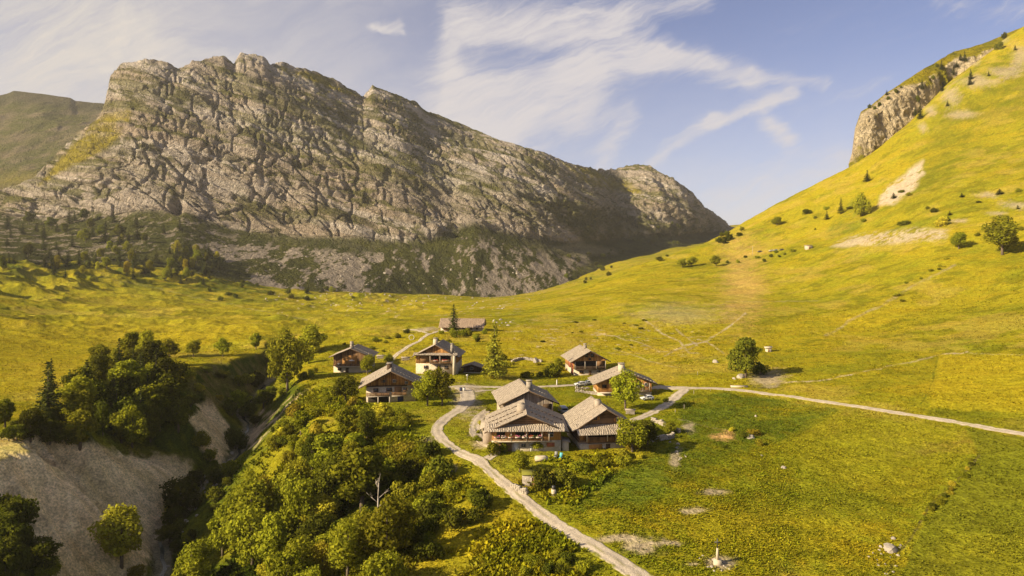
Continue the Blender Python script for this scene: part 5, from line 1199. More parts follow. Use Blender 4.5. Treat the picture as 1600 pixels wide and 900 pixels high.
scatter(8, [(1125, 366), (1160, 368), (1150, 378), (1115, 385)], [('dark', 1), ('shrubd', 1)], (7, 12), (.9, 1.4), lf('where the pasture meets the pass'), 'bushes where the pasture meets the pass', 5)
scatter(10, [(1130, 405), (1180, 398), (1250, 392), (1245, 402), (1180, 412), (1135, 415)], [('shrub', 1), ('shrubd', 1)], (4, 8), (1.0, 1.7), lf('in the line of bushes under the parked cars'), 'bushes under the parked cars', 6)
scatter(23, [(1170, 380), (1200, 350), (1290, 320), (1350, 330), (1420, 290), (1500, 300), (1600, 290), (1600, 370), (1480, 370), (1380, 350), (1260, 372)], [('shrubd', 2), ('shrub', 2), ('spruce', 1)], (4, 10), (1.0, 2.2), lf('dotted over the steep pasture'), 'bushes dotted over the steep pasture', 14)
scatter(19, [(1385, 148), (1440, 115), (1500, 80), (1590, 50), (1600, 110), (1520, 150), (1450, 180), (1400, 200)], [('spruce', 4), ('shrubd', 3)], (7, 18), (.5, .9), lf('on the rocky shoulder above the right cliff'), 'conifers on the rocky shoulder', 8)
scatter(7, [(1345, 172), (1400, 138), (1420, 130), (1400, 150), (1350, 185)], [('spruce', 1), ('shrubd', 2)], (5, 9), (.6, 1.0), lf('along the very edge of the right cliff'), 'bushes on the cliff edge', 6)
scatter(14, [(880, 500), (1010, 500), (1010, 560), (860, 545), (820, 520)], [('shrubd', 1), ('shrub', 1)], (2, 4.5), (1.6, 3.0), lf('low on the stony pasture'), 'low bushes on the stony pasture', 12)
scatter(10, [(1370, 480), (1400, 450), (1480, 400), (1500, 405), (1420, 470), (1300, 520)], [('shrub', 2), ('shruby', 2)], (3, 7), (1.4, 2.6), lf('along the old stony ditch across the pasture'), 'bushes along the stony ditch', 7)

scatter(18, [(1526, 700), (1534, 712), (1505, 750), (1458, 800), (1432, 835), (1424, 828), (1450, 790), (1498, 742)], [('shrub', 3), ('shrubd', 2), ('shruby', 1)], (5, 10), (1.2, 2.0), lf('along the dark ditch between the fields'), 'bushes along the ditch between the fields', 9)
scatter(7, [(745, 640), (765, 640), (768, 690), (740, 690)], [('shrub', 2), ('shruby', 1)], (6, 11), (1.1, 1.6), lf('in the garden terrace beside the lane'), 'bushes in the garden terrace', 10)

# ------------------------------------------------------------------ ground cover
def near_road():
    pts = []
    for o in bpy.data.objects:
        if o.name.split('.')[0] in ('road', 'path'):
            n = len(o.data.vertices); a = np.empty(n * 3, np.float32); o.data.vertices.foreach_get('co', a); pts.append(a.reshape(-1, 3))
    return np.concatenate(pts)
RP = near_road(); cell = 1.0
occ = set(map(tuple, np.unique(np.floor(RP[:, :2] / cell).astype(int), axis=0)))
occ_arr = np.zeros((700, 700), bool)
for i, j in occ:
    if -350 <= i < 350 and 0 <= j < 700: occ_arr[i + 350, j] = True
def free(x, y):
    i = np.clip(np.floor(x / cell).astype(int) + 350, 0, 699); j = np.clip(np.floor(y / cell).astype(int), 0, 699); ok = ~occ_arr[i, j]
    for (hx, hy, hz, rx, ry, rot) in PADS:
        c, s = math.cos(-rot), math.sin(-rot); u = (x / S - hx) * c - (y / S - hy) * s; w = (x / S - hx) * s + (y / S - hy) * c
        ok &= np.maximum(np.abs(u) - rx, np.abs(w) - ry) > .3
    return ok
m_cover = bpy.data.materials.new('meadow plants'); m_cover.use_nodes = True; nt = m_cover.node_tree; nt.nodes.clear(); x = NX(nt)
at_ = x.new('ShaderNodeAttribute'); at_.attribute_name = 'Albedo'; d_ = x.new('ShaderNodeBsdfDiffuse'); t_ = x.new('ShaderNodeBsdfTranslucent'); mx = x.new('ShaderNodeMixShader'); mx.inputs[0].default_value = .3; o_ = x.new('ShaderNodeOutputMaterial')
for n_ in (d_, t_): nt.links.new(at_.outputs['Color'], n_.inputs[0])
nt.links.new(d_.outputs[0], mx.inputs[1]); nt.links.new(t_.outputs[0], mx.inputs[2]); nt.links.new(mx.outputs[0], o_.inputs[0])
def cover(name, n, ylo, yhi, pxlo, pxhi, size, k, label, seed, dens, tint=(1, 1, 1), var=.5, up=1.0):
    rg = np.random.default_rng(seed); px = rg.uniform(pxlo, pxhi, n); Y = np.exp(rg.uniform(math.log(ylo), math.log(yhi), n)); x_ = (px - 800) / F * Y * S; y_ = Y * S
    keep = free(x_, y_) & (rg.random(n) < dens(px, Y, x_, y_)); px, Y, x_, y_ = px[keep], Y[keep], x_[keep], y_[keep]; n = len(px)
    z_ = zat(x_, y_); A = np.stack([zat(x_, y_, col[..., i]) for i in range(3)], 1)
    bare = (A[:, 2] > .09); ok = ~bare | (rg.random(n) < .12); px, Y, x_, y_, z_, A = px[ok], Y[ok], x_[ok], y_[ok], z_[ok], A[ok]; n = len(px)
    s = size(px, Y, rg, n)[:, None]; Vs = []; Cs = []
    base = np.stack([x_, y_, z_], 1); tv = rg.uniform(1 - var, 1 + var, (n, 1)) * (1 + .05 * rg.normal(size=(n, 1)) * np.array([[1, 0, 0]]))
    for q in range(k):
        a = rg.uniform(0, 6.283, n)[:, None]; dirv = np.concatenate([np.cos(a), np.sin(a), 0 * a], 1); side = np.concatenate([-np.sin(a), np.cos(a), 0 * a], 1)
        tip = base + dirv * s * rg.uniform(.3, .8, (n, 1)) + [0, 0, 1] * s * rg.uniform(.45, 1.1, (n, 1)) * up; midp = base + (tip - base) * .55 + [0, 0, 1] * s * .12; w = s * rg.uniform(.16, .34, (n, 1))
        V_ = np.stack([base + dirv * s * .02, midp - side * w, tip, midp + side * w], 1); Vs.append(V_); Cs.append(np.repeat((A * tint * tv * rg.uniform(.8, 1.25, (n, 1)))[:, None, :], 4, 1))
    V_ = np.concatenate(Vs).reshape(-1, 3); C_ = np.concatenate(Cs).reshape(-1, 3)
    o = mesh_np(name, V_, quads=np.arange(len(V_)).reshape(-1, 4), mat=m_cover); set_col(o.data, 'Albedo', np.clip(C_, .003, .7)); return tag(o, label, None, None, 'stuff')
wood_zone = [(260, 910), (340, 820), (370, 730), (420, 690), (470, 600), (520, 590), (600, 650), (660, 680), (720, 740), (790, 800), (740, 820), (680, 890), (680, 910)]
field_zone = [(1050, 622), (1130, 613), (1308, 640), (1520, 670), (1430, 830), (1380, 900), (1100, 900), (950, 880), (880, 780), (960, 735), (1010, 695)]
def pyof(px, Y, x_, y_): return 400 - (zat(x_, y_) - CZ) / S / Y * F
cover('meadow_grass', 170000, 74, 330, -30, 1640, lambda px, Y, rg, n: rg.uniform(.16, .36, n) * (.8 + Y / 260), 3, 'short meadow grass around the hamlet', 101,
      lambda px, Y, x_, y_: np.clip(.35 + 1.1 * fbm(x_ * .12, y_ * .12, 0, 4, .6, 201), .12, 1), up=.8)
cover('field_plants', 110000, 74, 200, 840, 1620, lambda px, Y, rg, n: rg.uniform(.14, .42, n) * (.6 + .4 * (px < 1250)), 4, 'broad leaved plants growing over the fields below the lane', 102,
      lambda px, Y, x_, y_: np.where(inpoly(px, pyof(px, Y, x_, y_), field_zone), np.clip(.7 + 1.6 * fbm(x_ * .18, y_ * .18, 0, 4, .65, 202), 0, 1), .05), tint=(1.0, 1.1, .9), var=.2, up=.7)
cover('undergrowth', 120000, 74, 215, 180, 960, lambda px, Y, rg, n: rg.uniform(.35, 1.0, n), 5, 'dense undergrowth covering the wooded slope and banks', 103,
      lambda px, Y, x_, y_: np.maximum(np.where(inpoly(px, pyof(px, Y, x_, y_), wood_zone), 1.0, 0), np.where(inpoly(px, pyof(px, Y, x_, y_), [(680, 905), (700, 800), (770, 775), (840, 800), (930, 870), (960, 910)]) | inpoly(px, pyof(px, Y, x_, y_), [(800, 720), (1040, 700), (960, 740), (900, 790), (820, 790)]), .55, 0)) * np.clip(.5 + 2 * fbm(x_ * .1, y_ * .1, 0, 3, .6, 203), 0, 1), tint=(1.0, 1.05, .8), var=.4, up=1.0)

# ------------------------------------------------------------------ boulders and walls
def rock_mesh(seed, n=2):
    import bmesh
    bm = bmesh.new(); bmesh.ops.create_icosphere(bm, subdivisions=n, radius=1.0); rg = np.random.default_rng(seed)
    co = np.array([v_.co[:] for v_ in bm.verts]); o_ = rg.uniform(0, 50, 3); d_ = 1 + .30 * fbm(co[:, 0] * .9 + o_[0], co[:, 1] * .9 + o_[1], co[:, 2] * .9 + o_[2], 4, .55, seed)
    for pl in range(7):
        nn = rg.normal(size=3); nn /= np.linalg.norm(nn); lim = rg.uniform(.55, .85); dd = co @ nn * d_; d_ = np.where(dd > lim, d_ * lim / np.maximum(dd, 1e-6), d_)
    for v_, k_ in zip(bm.verts, d_): v_.co *= float(k_)
    me = bpy.data.meshes.new('boulder'); bm.to_mesh(me); bm.free(); me.materials.append(m_stoneb); return me
ROCKM = [rock_mesh(s_) for s_ in range(300, 306)]
def boulder(px, py, wpx, hpx, label, group=None, Y=None):
    q = hit_any(px, py) if Y is None else at(px, Y)
    if q is None: return
    k = q.y / F; me = random.choice(ROCKM); o = bpy.data.objects.new('boulder', me); COL.objects.link(o); o.location = q; o.scale = (wpx * k / 2 * rnd(.9, 1.1), wpx * k / 2 * rnd(.7, 1.0), hpx * k * .62); o.rotation_euler = (rnd(-.2, .2), rnd(-.2, .2), rnd(0, 6)); return tag(o, label, 'boulder', group)
boulder(1393, 860, 26, 20, 'largest pale boulder beside the end of the dark ditch')
boulder(1396, 842, 12, 6, 'flat pale stone just above the largest field boulder')
boulder(1172, 684, 17, 8, 'low pale rock in the green field right of the bushes')
boulder(1118, 566, 13, 8, 'single squarish rock on the pasture left of the big dark tree')
boulder(1158, 590, 16, 10, 'pale rock at the trunk foot of the big dark tree')
boulder(1147, 592, 9, 5, 'smaller rock left of the rock at the big tree foot')
boulder(838, 566, 12, 12, 'upright pale rock on the grass left of the orange chalet')
boulder(1224, 731, 11, 4, 'thin pale stone lying in the middle of the field')
boulder(1190, 712, 8, 3, 'small flat stone left of the thin field stone')
boulder(706, 737, 9, 5, 'small pale rock on the slope below the lane bend')
boulder(776, 856, 6, 4, 'tiny pinkish stone in the golden grass beside the lane')
boulder(1181, 651, 5, 5, 'small orange stone alone in the dark green field')
def rocks(n, poly, wr, label, group):
    xs, ys = [p_[0] for p_ in poly], [p_[1] for p_ in poly]
    for i in range(n):
        for _ in range(40):
            px, py = rnd(min(xs), max(xs)), rnd(min(ys), max(ys))
            if inpoly(np.array(px), np.array(py), poly): break
        w = rnd(*wr); o_ = boulder(px, py, w, w * rnd(.5, .8), label, group)
        if o_:
            ws = label.split(' '); cut = next(i_ for i_, t_ in enumerate(ws) if t_ in ('scattered', 'in', 'lying', 'fallen', 'edging')); REG.append((o_, group, ' '.join(ws[:cut]), ' '.join(ws[cut:]), px))
rocks(22, [(1350, 860), (1400, 845), (1420, 850), (1400, 895), (1370, 905), (1345, 885)], (2.5, 7), 'small pale stone scattered around the field boulder', 'small stones around the field boulder')
rocks(14, [(1080, 872), (1105, 868), (1145, 880), (1150, 895), (1110, 892)], (3, 8), 'pale stone in the row of stones beside the cross', 'stones beside the cross')
rocks(46, [(400, 462), (480, 455), (640, 462), (850, 460), (790, 485), (700, 485), (560, 480), (440, 478)], (2, 4.5), 'small boulder lying on the stony meadow below the scree', 'boulders on the meadow before the scree')
rocks(40, [(640, 400), (760, 400), (880, 420), (860, 455), (640, 455), (420, 440), (400, 400)], (2.5, 6), 'large block fallen onto the dark scree slope', 'blocks on the scree slope')
rocks(10, [(770, 500), (800, 500), (800, 512), (775, 512)], (4, 8), 'boulder in the small heap right of the long barn', 'boulders right of the long barn')
rocks(26, [(330, 740), (345, 728), (372, 690), (385, 650), (392, 655), (384, 695), (352, 745), (262, 890), (248, 890)], (4, 9), 'grey boulder in the stony stream bed of the gully', 'boulders in the stream bed')
rocks(12, [(1040, 680), (1062, 678), (1072, 715), (1055, 722)], (3, 8), 'pale stone in the loose stony strip below the round bush', 'stones in the stony strip')
rocks(12, [(752, 655), (768, 668), (765, 690), (735, 672)], (3, 7), 'stone edging the garden terrace beside the chalet', 'stones edging the garden terrace')
def drywall(pix, hgt, th, label, broken=.25):
    pts = [hit_any(*p_) for p_ in pix]; c = catmull([tuple(p_) for p_ in pts], .45); v = MB(); rg = random.Random(int(pix[0][0]))
    d = np.gradient(c[:, :2], axis=0); d /= np.linalg.norm(d, axis=1, keepdims=True) + 1e-9; base = Vector((float(c[0, 0]), float(c[0, 1]), float(zat(c[0, 0], c[0, 1]))))
    for i in range(len(c)):
        z0 = float(zat(c[i, 0], c[i, 1])); hh_ = hgt * (1 - broken * rg.random() - broken * abs(float(vn(i * .2, 3, 0, 4)))); z = -.2
        while z < hh_:
            hz = rg.uniform(.18, .32); w = rg.uniform(.38, .62); t = th * rg.uniform(.8, 1.15) / 2; nx_, ny_ = -d[i, 1], d[i, 0]; cx, cy = c[i, 0] - base.x + rg.uniform(-.1, .1), c[i, 1] - base.y; q = []
            for zz in (z0 - base.z + z, z0 - base.z + z + hz):
                for b_ in (-1, 1):
                    for a_ in (-1, 1): q.append((cx + d[i, 0] * a_ * w / 2 * rg.uniform(.85, 1) + nx_ * b_ * t * rg.uniform(.85, 1), cy + d[i, 1] * a_ * w / 2 + ny_ * b_ * t, zz + rg.uniform(-.03, .03)))
            v.hexa(q); z += hz * .93
    o = v.build('dry_stone_wall', m_stoneb); o.location = base; return tag(o, label, 'stone wall')
drywall([(800, 566), (820, 562), (846, 566)], 1.0, .8, 'dry stone wall on the grass right of the pale larch')
drywall([(1020, 658), (1035, 664), (1050, 673), (1062, 676)], 1.0, .8, 'dry stone wall running down from the lane past the small round bush')
drywall([(1018, 690), (1034, 688), (1052, 684)], 1.2, .7, 'shaded dry stone wall below the small round bush')
drywall([(900, 612), (915, 614), (935, 617)], .8, .8, 'low stone terrace wall left of the low wide chalet')
drywall([(900, 607), (920, 608)], .6, .6, 'upper short terrace wall left of the low wide chalet')
drywall([(800, 762), (812, 768), (822, 772)], 1.0, .7, 'curved stone wall left of the cellar door')
drywall([(640, 588), (655, 590), (700, 590)], .5, .5, 'low terrace edge in front of the pillared chalet')

# ------------------------------------------------------------------ vehicles and small things
def carpaint(name, c): 
    m_, x, b = mat(name); b.inputs['Base Color'].default_value = (*c, 1); b.inputs['Roughness'].default_value = .28; b.inputs['Specular IOR Level'].default_value = .5; b.inputs['Coat Weight'].default_value = .5; return m_
m_cw, m_cs, m_cd = carpaint('white car paint', (.62, .6, .56)), carpaint('silver car paint', (.42, .42, .41)), carpaint('dark grey car paint', (.06, .065, .07))
m_tyre = plain('tyre rubber', (.02, .02, .02)); m_rim = plain('wheel rim', (.4, .4, .4), .35, .5, .6); m_lamp = plain('headlight glass', (.6, .6, .55), .15, .6); m_tail = plain('tail light', (.35, .02, .02), .3, .5)
def car(name, label, loc, rz, paint, L=4.0, Wd=1.68, Hh=1.45, van=False, group=None):
    root = empty(name, loc, rz, label, 'van' if van else 'car', group); hw = Wd / 2; hl = L / 2
    if van: prof = [(-hl, .35), (-hl, 1.0), (-hl + .25, 1.15), (-hl + 1.0, Hh - .05), (-hl + 1.4, Hh), (hl - .12, Hh), (hl, .9), (hl, .35)]; belt = 1.05
    else: prof = [(-hl, .35), (-hl + .03, .68), (-hl + .25, .82), (-hl + 1.05, .93), (-hl + 1.75, Hh - .03), (-hl + 2.2, Hh), (hl - .75, Hh - .04), (hl - .18, .95), (hl - .02, .85), (hl, .35)]; belt = .92
    n = len(prof); v = []; secs = [-1, -.94, .94, 1]
    for s_ in secs:
        for (xx, z) in prof:
            tuck = 1 - .17 * max(0, (z - belt)) / max(.01, Hh - belt); inset = .0 if abs(s_) < 1 else .05
            zz = z - (inset if z > .5 else -inset * 0); v.append((xx * (1 - .012 * (abs(s_) == 1)), s_ * hw * tuck, zz))
    q = []
    for k_ in range(3):
        for i in range(n): j = (i + 1) % n; q.append((k_ * n + i, k_ * n + j, (k_ + 1) * n + j, (k_ + 1) * n + i))
    b_ = MB(); b_.add(v, q, [(0, i + 1, i) for i in range(1, n - 1)] + [(3 * n, 3 * n + i, 3 * n + i + 1) for i in range(1, n - 1)]); body = b_.build('body', paint, root)
    top = [p_ for p_ in prof if p_[1] >= belt - .02]; i0 = next(i for i, p_ in enumerate(prof) if p_[1] > belt - .0); 
    # glass: windscreen, rear window, side windows set just proud
    def quadm(nm, pts): return MB().add(pts, [(0, 1, 2, 3)]).build(nm, m_glass, root)
    fx0, fx1 = (-hl + .32, -hl + .98) if van else (-hl + 1.13, -hl + 1.72); fz0, fz1 = (1.2, Hh - .09) if van else (.98, Hh - .07)
    quadm('windscreen', [(fx0 - .03, -hw * .85, fz0 + .03), (fx0 - .03, hw * .85, fz0 + .03), (fx1 - .03, hw * .76, fz1 + .03), (fx1 - .03, -hw * .76, fz1 + .03)])
    rx0, rx1 = (hl + .0, hl - .1) if van else (hl - .2, hl - .68)
    quadm('rear_window', [(rx0 + .03, -hw * .82, belt + .08), (rx0 + .03, hw * .82, belt + .08), (rx1 + .04, hw * .74, Hh - .13), (rx1 + .04, -hw * .74, Hh - .13)])
    for sd in (-1, 1):
        a, b2 = fx0 + .25, rx0 - .3; m1 = (a + b2) / 2
        for u0, u1 in ((a, m1 - .05), (m1 + .05, b2)):
            tk = lambda z: sd * (hw * (1 - .17 * (z - belt) / (Hh - belt)) + .012); zt = Hh - .14
            k0 = .42 if u0 == a else 0; k1 = .32 if u1 == b2 else 0
            quadm('side_window', [(u0, tk(belt + .05), belt + .05), (u1, tk(belt + .05), belt + .05), (u1 - k1, tk(zt), zt), (u0 + k0, tk(zt), zt)])
        for wx in (-hl + .75, hl - .72):
            w_ = MB().bar((wx, sd * (hw - .16), .31), (wx, sd * (hw + .02), .31), .31, 18).build('wheel', m_tyre, root); MB().bar((wx, sd * (hw + .0), .31), (wx, sd * (hw + .035), .31), .19, 12).build('rim', m_rim, w_)
        MB().box(-hl - .02, -hl + .14, *sorted((sd * hw * .55, sd * hw * .93)), .6, .76).build('headlight', m_lamp, root)
        MB().box(hl - .1, hl + .02, *sorted((sd * hw * .7, sd * hw * .95)), .68, .9).build('tail_light', m_tail, root)
        MB().box(fx0 + .2, fx0 + .36, *sorted((sd * (hw * .98), sd * (hw + .17))), belt + .02, belt + .15).build('mirror', paint, root)
    MB().box(-hl - .04, -hl + .1, -hw * .95, hw * .95, .33, .5).build('bumper', m_cd, root); MB().box(hl - .1, hl + .04, -hw * .95, hw * .95, .33, .5).build('bumper', m_cd, root)
    return root
def ground_tilt(o, q): o.location = (q.x, q.y, float(zat(q.x, q.y)) + .02)
def park(name, label, px, py, rz, paint, **k):
    q = hit(px, py); return car(name, label, (q.x, q.y, q.z + .03), R(rz), paint, **k)
park('parked_car', 'white hatchback parked on the grass beside the round tree of the low chalet', 1011, 625, 12, m_cw, L=3.8)
park('parked_van', 'silver people carrier parked between the grey barn and the log gabled chalet', 880, 645, -82, m_cs, L=4.5, Wd=1.85, Hh=1.75, van=True)
park('parked_car', 'pale silver car on the village lane, nearer the barn side of the pair', 907, 603, 14, m_cw)
park('parked_car', 'darker silver car behind the pale one below the orange chalet', 919, 601, 14, m_cs)
for px, py, pm, l_ in [(1187, 394, m_cd, 'dark car parked apart left of the far row'), (1205, 393, m_cw, 'white car at the left end of the far row on the hillside'), (1212, 392.5, m_cs, 'silver car in the middle of the far hillside row'), (1221, 391.5, m_cd, 'dark car at the right end of the far hillside row')]:
    park('parked_car', l_, px, py, 8, pm)
# stone cross
q = hit(1121, 880); r_ = empty('wayside_cross', q, R(-8), 'wayside cross on a white stone base in the meadow', 'cross')
MB().hexa([(a * w, b_ * w, z) for z, w in ((-.3, .7), (.55, .5)) for b_ in (-1, 1) for a in (-1, 1)]).build('base', m_plast, r_); MB().hexa([(a * w, b_ * w, z) for z, w in ((.55, .2), (2.2, .13)) for b_ in (-1, 1) for a in (-1, 1)]).build('pillar', m_plast, r_)
MB().box(-.06, .06, -.05, .05, 2.2, 3.6).box(-.42, .42, -.06, .06, 3.0, 3.12).build('cross', m_iron, r_)
# stone post with a dark box
q = hit(865, 774); r_ = empty('stone_post', q, R(5), 'stone post with a small dark box on top below the dark thickets', 'post')
MB().hexa([(a * w, b_ * w, z) for z, w in ((-.3, .48), (1.1, .38)) for b_ in (-1, 1) for a in (-1, 1)]).build('post', m_stone, r_); MB().box(-.28, .28, -.2, .2, 1.1, 1.75).build('box', m_iron, r_)
m_ground_slab = plain('turf covered slab', (.17, .16, .02))
# cellar set into the bank
q = hit(832, 760); r_ = empty('stone_cellar', q, R(0), 'small stone cellar with a wooden door set into the bank below the terrace', 'cellar')
MB().box(-1.9, 1.5, 0, 2.6, -1, 2.1).build('wall', m_stone2, r_); MB().box(-2.0, 1.6, -.15, 2.7, 2.1, 2.28).build('roof_slab', m_ground_slab, r_)
o = MB().box(-.1, 1.0, -.05, .04, 0, 1.7).build('door', m_wbrown, r_); MB().box(-.28, -.1, -.12, .06, 0, 1.85).box(1.0, 1.18, -.12, .06, 0, 1.85).box(-.28, 1.18, -.12, .06, 1.7, 1.88).build('door_frame', m_wpale, o)
# covered table, chairs
q = hit(846, 719); r_ = empty('garden_table', q, R(8), 'garden table hidden under a pale cover on the terrace grass', 'table')
MB().hexa([(a * 1.25 * s_, b_ * .6 * s_, z) for z, s_ in ((.05, 1.12), (.75, 1)) for b_ in (-1, 1) for a in (-1, 1)]).hexa([(a * 1.25 * s_, b_ * .6 * s_, z) for z, s_ in ((.753, 1), (.88, .6)) for b_ in (-1, 1) for a in (-1, 1)]).build('cover', m_plast, r_)
for a in (-1, 1):
    for b_ in (-1, 1): MB().box(*sorted((a * 1.15, a * 1.07)), *sorted((b_ * .5, b_ * .43)), -.1, .2).build('leg', m_iron, r_)
def lounger(px, py, m_, label):
    q = hit(px, py); r_ = empty('garden_chair', q, R(-20), label, 'chair')
    MB().box(-.3, .3, -.35, .3, .38, .44).build('seat', m_, r_); MB().hexa([(-.3, .26, .42), (.3, .26, .42), (-.3, .32, .42), (.3, .32, .42), (-.3, .55, 1.25), (.3, .55, 1.25), (-.3, .61, 1.25), (.3, .61, 1.25)]).build('backrest', m_, r_)
    for a in (-.28, .28):
        for b_ in (-.3, .28): MB().box(a - .02, a + .02, b_ - .02, b_ + .02, -.02, .38).build('leg', m_iron, r_)
m_turq = plain('turquoise canvas', (.12, .42, .45)); lounger(876, 718, m_turq, 'turquoise garden chair right of the covered table'); lounger(868, 716, plain('grey canvas', (.25, .24, .22)), 'grey garden chair between the covered table and turquoise chair')
# parasol and table on the small chalet's balcony
E_ = hE['root']; M_ = E_.matrix_basis
def onE(x_, y_, z_): return M_ @ Vector((x_, y_, z_))
r_ = empty('parasol', onE(.3, -.8, 2.5), 0, 'pale open parasol on the balcony of the small chalet', 'parasol'); MB().bar((0, 0, 0), (0, 0, 2.2), .04).build('pole', m_wpale, r_)
n = 10; v = [(0, 0, 2.35)] + [(1.25 * math.cos(i * 6.2832 / n), .62 * math.sin(i * 6.2832 / n), 1.9) for i in range(n)] + [(0, 0, 2.28)] + [(1.22 * math.cos(i * 6.2832 / n), .6 * math.sin(i * 6.2832 / n), 1.86) for i in range(n)]
MB().add(v, [(1 + i, 1 + (i + 1) % n, n + 2 + (i + 1) % n, n + 2 + i) for i in range(n)], [(0, 1 + (i + 1) % n, 1 + i) for i in range(n)] + [(n + 1, n + 2 + i, n + 2 + (i + 1) % n) for i in range(n)]).build('canopy', m_white, r_)
r_ = empty('white_bin', onE(-4.3, -.8, 2.5), 0, 'white box standing left of the parasol on the balcony', 'box'); MB().box(-.4, .4, -.3, .3, 0, .9).build('box', m_white, r_); MB().box(-.43, .43, -.33, .33, .903, .97).build('lid', m_white, r_)
# trough, poles, wood piles
q = hit(1155, 605); r_ = empty('trough', q, R(-4), 'long pale trough on the verge above the lane', 'trough'); MB().box(-2.6, 2.6, -.4, .4, -.2, .55).build('basin', m_plast, r_); MB().box(-2.45, 2.45, -.28, .28, .555, .57).build('water', m_water, r_)
def pole(px, py, hh_, r0, label, m_=None, arm=False, nm='wooden_pole'):
    q = hit_any(px, py); r_ = empty(nm, q, 0, label, 'pole'); MB().bar((0, 0, -.3), (0, 0, hh_), r0, 7, r0 * .7).build('shaft', m_ or m_barkp, r_); MB().bar((0, 0, hh_), (0, 0, hh_ + r0), r0 * .85, 7, r0 * .2).build('cap', m_ or m_barkp, r_)
    if arm: MB().box(-.35, .35, -.05, .05, hh_ - .5, hh_ - .1).build('sign_board', m_white, r_)
pole(1176, 399, 8.0, .16, 'tall thin pole on the hillside left of the far parked cars')
pole(730, 594, 1.9, .08, 'short white sign post on the grass above the lane fork', m_white, True, 'sign_post')
pole(870, 602, 1.7, .22, 'squat pale stone post beside the village lane', m_white, nm='stone_marker')
for px, py, l_ in [(1084, 616, 'short stake at the field corner inside the lane fork'), (1069, 639, 'short stake in the green field below the fork'), (1055, 646, 'short stake nearest the small round bush'), (1090, 586, 'stake on the pasture above the junction'), (1110, 612, 'stake on the lower verge right of the junction')]: pole(px, py, 1.2, .07, l_, nm='fence_stake')
for o in bpy.data.objects:
    if o.name.startswith('fence_stake'): o['group'] = 'fence stakes near the lane junction'
def woodpile(px, py, w, label, rz=0):
    q = hit(px, py); r_ = empty('wood_pile', q, R(rz), label, 'wood pile'); b_ = MB()
    for j in range(5):
        for i in range(int(w / .24) - j % 2): b_.bar((-w / 2 + .12 + i * .24 + (j % 2) * .12, -.45, .12 + j * .2), (-w / 2 + .12 + i * .24 + (j % 2) * .12, .45, .12 + j * .2), rnd(.09, .12), 6)
    b_.build('logs', m_barkp, r_); MB().hexa([(-w / 2 - .2, -.6, 1.08), (w / 2 + .2, -.6, 1.08), (-w / 2 - .2, .6, 1.3), (w / 2 + .2, .6, 1.3), (-w / 2 - .2, -.6, 1.13), (w / 2 + .2, -.6, 1.13), (-w / 2 - .2, .6, 1.35), (w / 2 + .2, .6, 1.35)]).build('cover', m_sh, r_)
woodpile(596, 560, 3.6, 'roofed wood pile beside the upper lane behind the golden gable chalet'); woodpile(634, 563, 3.2, 'dark low wood pile left of the pillared chalet', 6); woodpile(985, 647, 2.4, 'small wood pile at the foot of the round bright tree', -10)
q = hit(643, 531); r_ = empty('round_hoop', q, R(10), 'pale round hoop standing on the grass left of the upper lane', 'hoop'); b_ = MB(); n = 16
for i in range(n): b_.bar((1.15 * math.cos(i * 6.2832 / n), 0, 1.1 + 1.15 * math.sin(i * 6.2832 / n)), (1.15 * math.cos((i + 1) * 6.2832 / n), 0, 1.1 + 1.15 * math.sin((i + 1) * 6.2832 / n)), .12)
b_.build('ring', m_white, r_); MB().box(-.5, .5, -.3, .3, -.1, .12).build('foot', m_stoneb, r_)
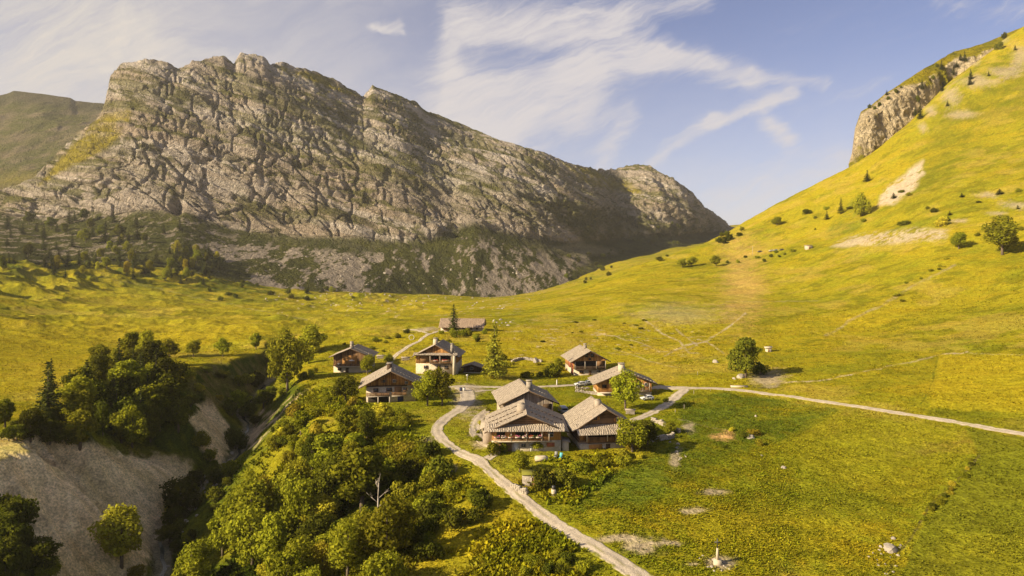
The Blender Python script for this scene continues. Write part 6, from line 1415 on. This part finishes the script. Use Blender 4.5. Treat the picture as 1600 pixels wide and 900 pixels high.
for px, m_, l_, w in [(720, m_blue, 'dark blue barrel standing on the gravel at the lane fork', .4), (725, m_white, 'white barrel beside the dark blue one at the lane fork', .42)]:
    q = hit(px, 611); r_ = empty('barrel', q, 0, l_, 'barrel'); MB().bar((0, 0, -.05), (0, 0, 1.0), w, 12).build('drum', m_, r_); MB().bar((0, 0, 1.003), (0, 0, 1.07), w * .9, 12).build('lid', m_iron, r_)
# dead tree on the wooded slope
q = hit_any(590, 815); r_ = empty('dead_tree', q, 0, 'bare bleached dead tree standing in the wood', 'tree'); b_ = MB(); rr = random.Random(4); k = q.y / F
def limb(b_, p_, d, L, r0, dep):
    e = p_ + d * L; b_.bar(p_, e, r0, 5, r0 * .6)
    if dep == 0: return
    for i in range(3 if dep > 1 else 2): limb(b_, p_ + d * L * rr.uniform(.45, 1), (d + Vector((rr.uniform(-.7, .7), rr.uniform(-.7, .7), rr.uniform(.0, .5)))).normalized(), L * rr.uniform(.45, .7), r0 * .5, dep - 1)
tb = MB(); tb.bar((0, 0, -.5), (.1, 0, 4.5), .19, 7, .12); tb.build('trunk', m_barkp, r_); limb(b_, Vector((.1, 0, 4.4)), Vector((.05, 0, 1)).normalized(), 2.6, .13, 3)
for z in (2.6, 3.4, 4.1): limb(b_, Vector((.05, 0, z)), Vector((rr.choice((-1, 1)) * .7, rr.uniform(-.4, .4), .6)).normalized(), 1.7, .07, 2)
b_.build('branches', m_barkp, r_)

relabel()
# ------------------------------------------------------------------ haze
zmin = min(float(TV[..., 2].min()), 0) - 1.0
HB = (-4300, 4300, -60, 3200, zmin - 1, 700)
xm = float(np.abs(TV[..., 0]).max()) + 30
hz = MB().box(-xm, xm, -60, float(TV[..., 1].max()) + 60, min(zmin, -150), 760).build('haze', None); tag(hz, 'thin warm haze filling the valley air', None, None, 'stuff')
mh = bpy.data.materials.new('thin valley haze'); mh.use_nodes = True; nt = mh.node_tree; nt.nodes.clear(); x = NX(nt)
pv = x.new('ShaderNodeVolumePrincipled'); o = x.new('ShaderNodeOutputMaterial'); nt.links.new(pv.outputs[0], o.inputs['Volume'])
pv.inputs['Color'].default_value = (1.0, .93, .80, 1); pv.inputs['Density'].default_value = 0.00006; pv.inputs['Anisotropy'].default_value = .2
mh.cycles.homogeneous_volume = True if hasattr(mh.cycles, 'homogeneous_volume') else None
hz.data.materials.append(mh)
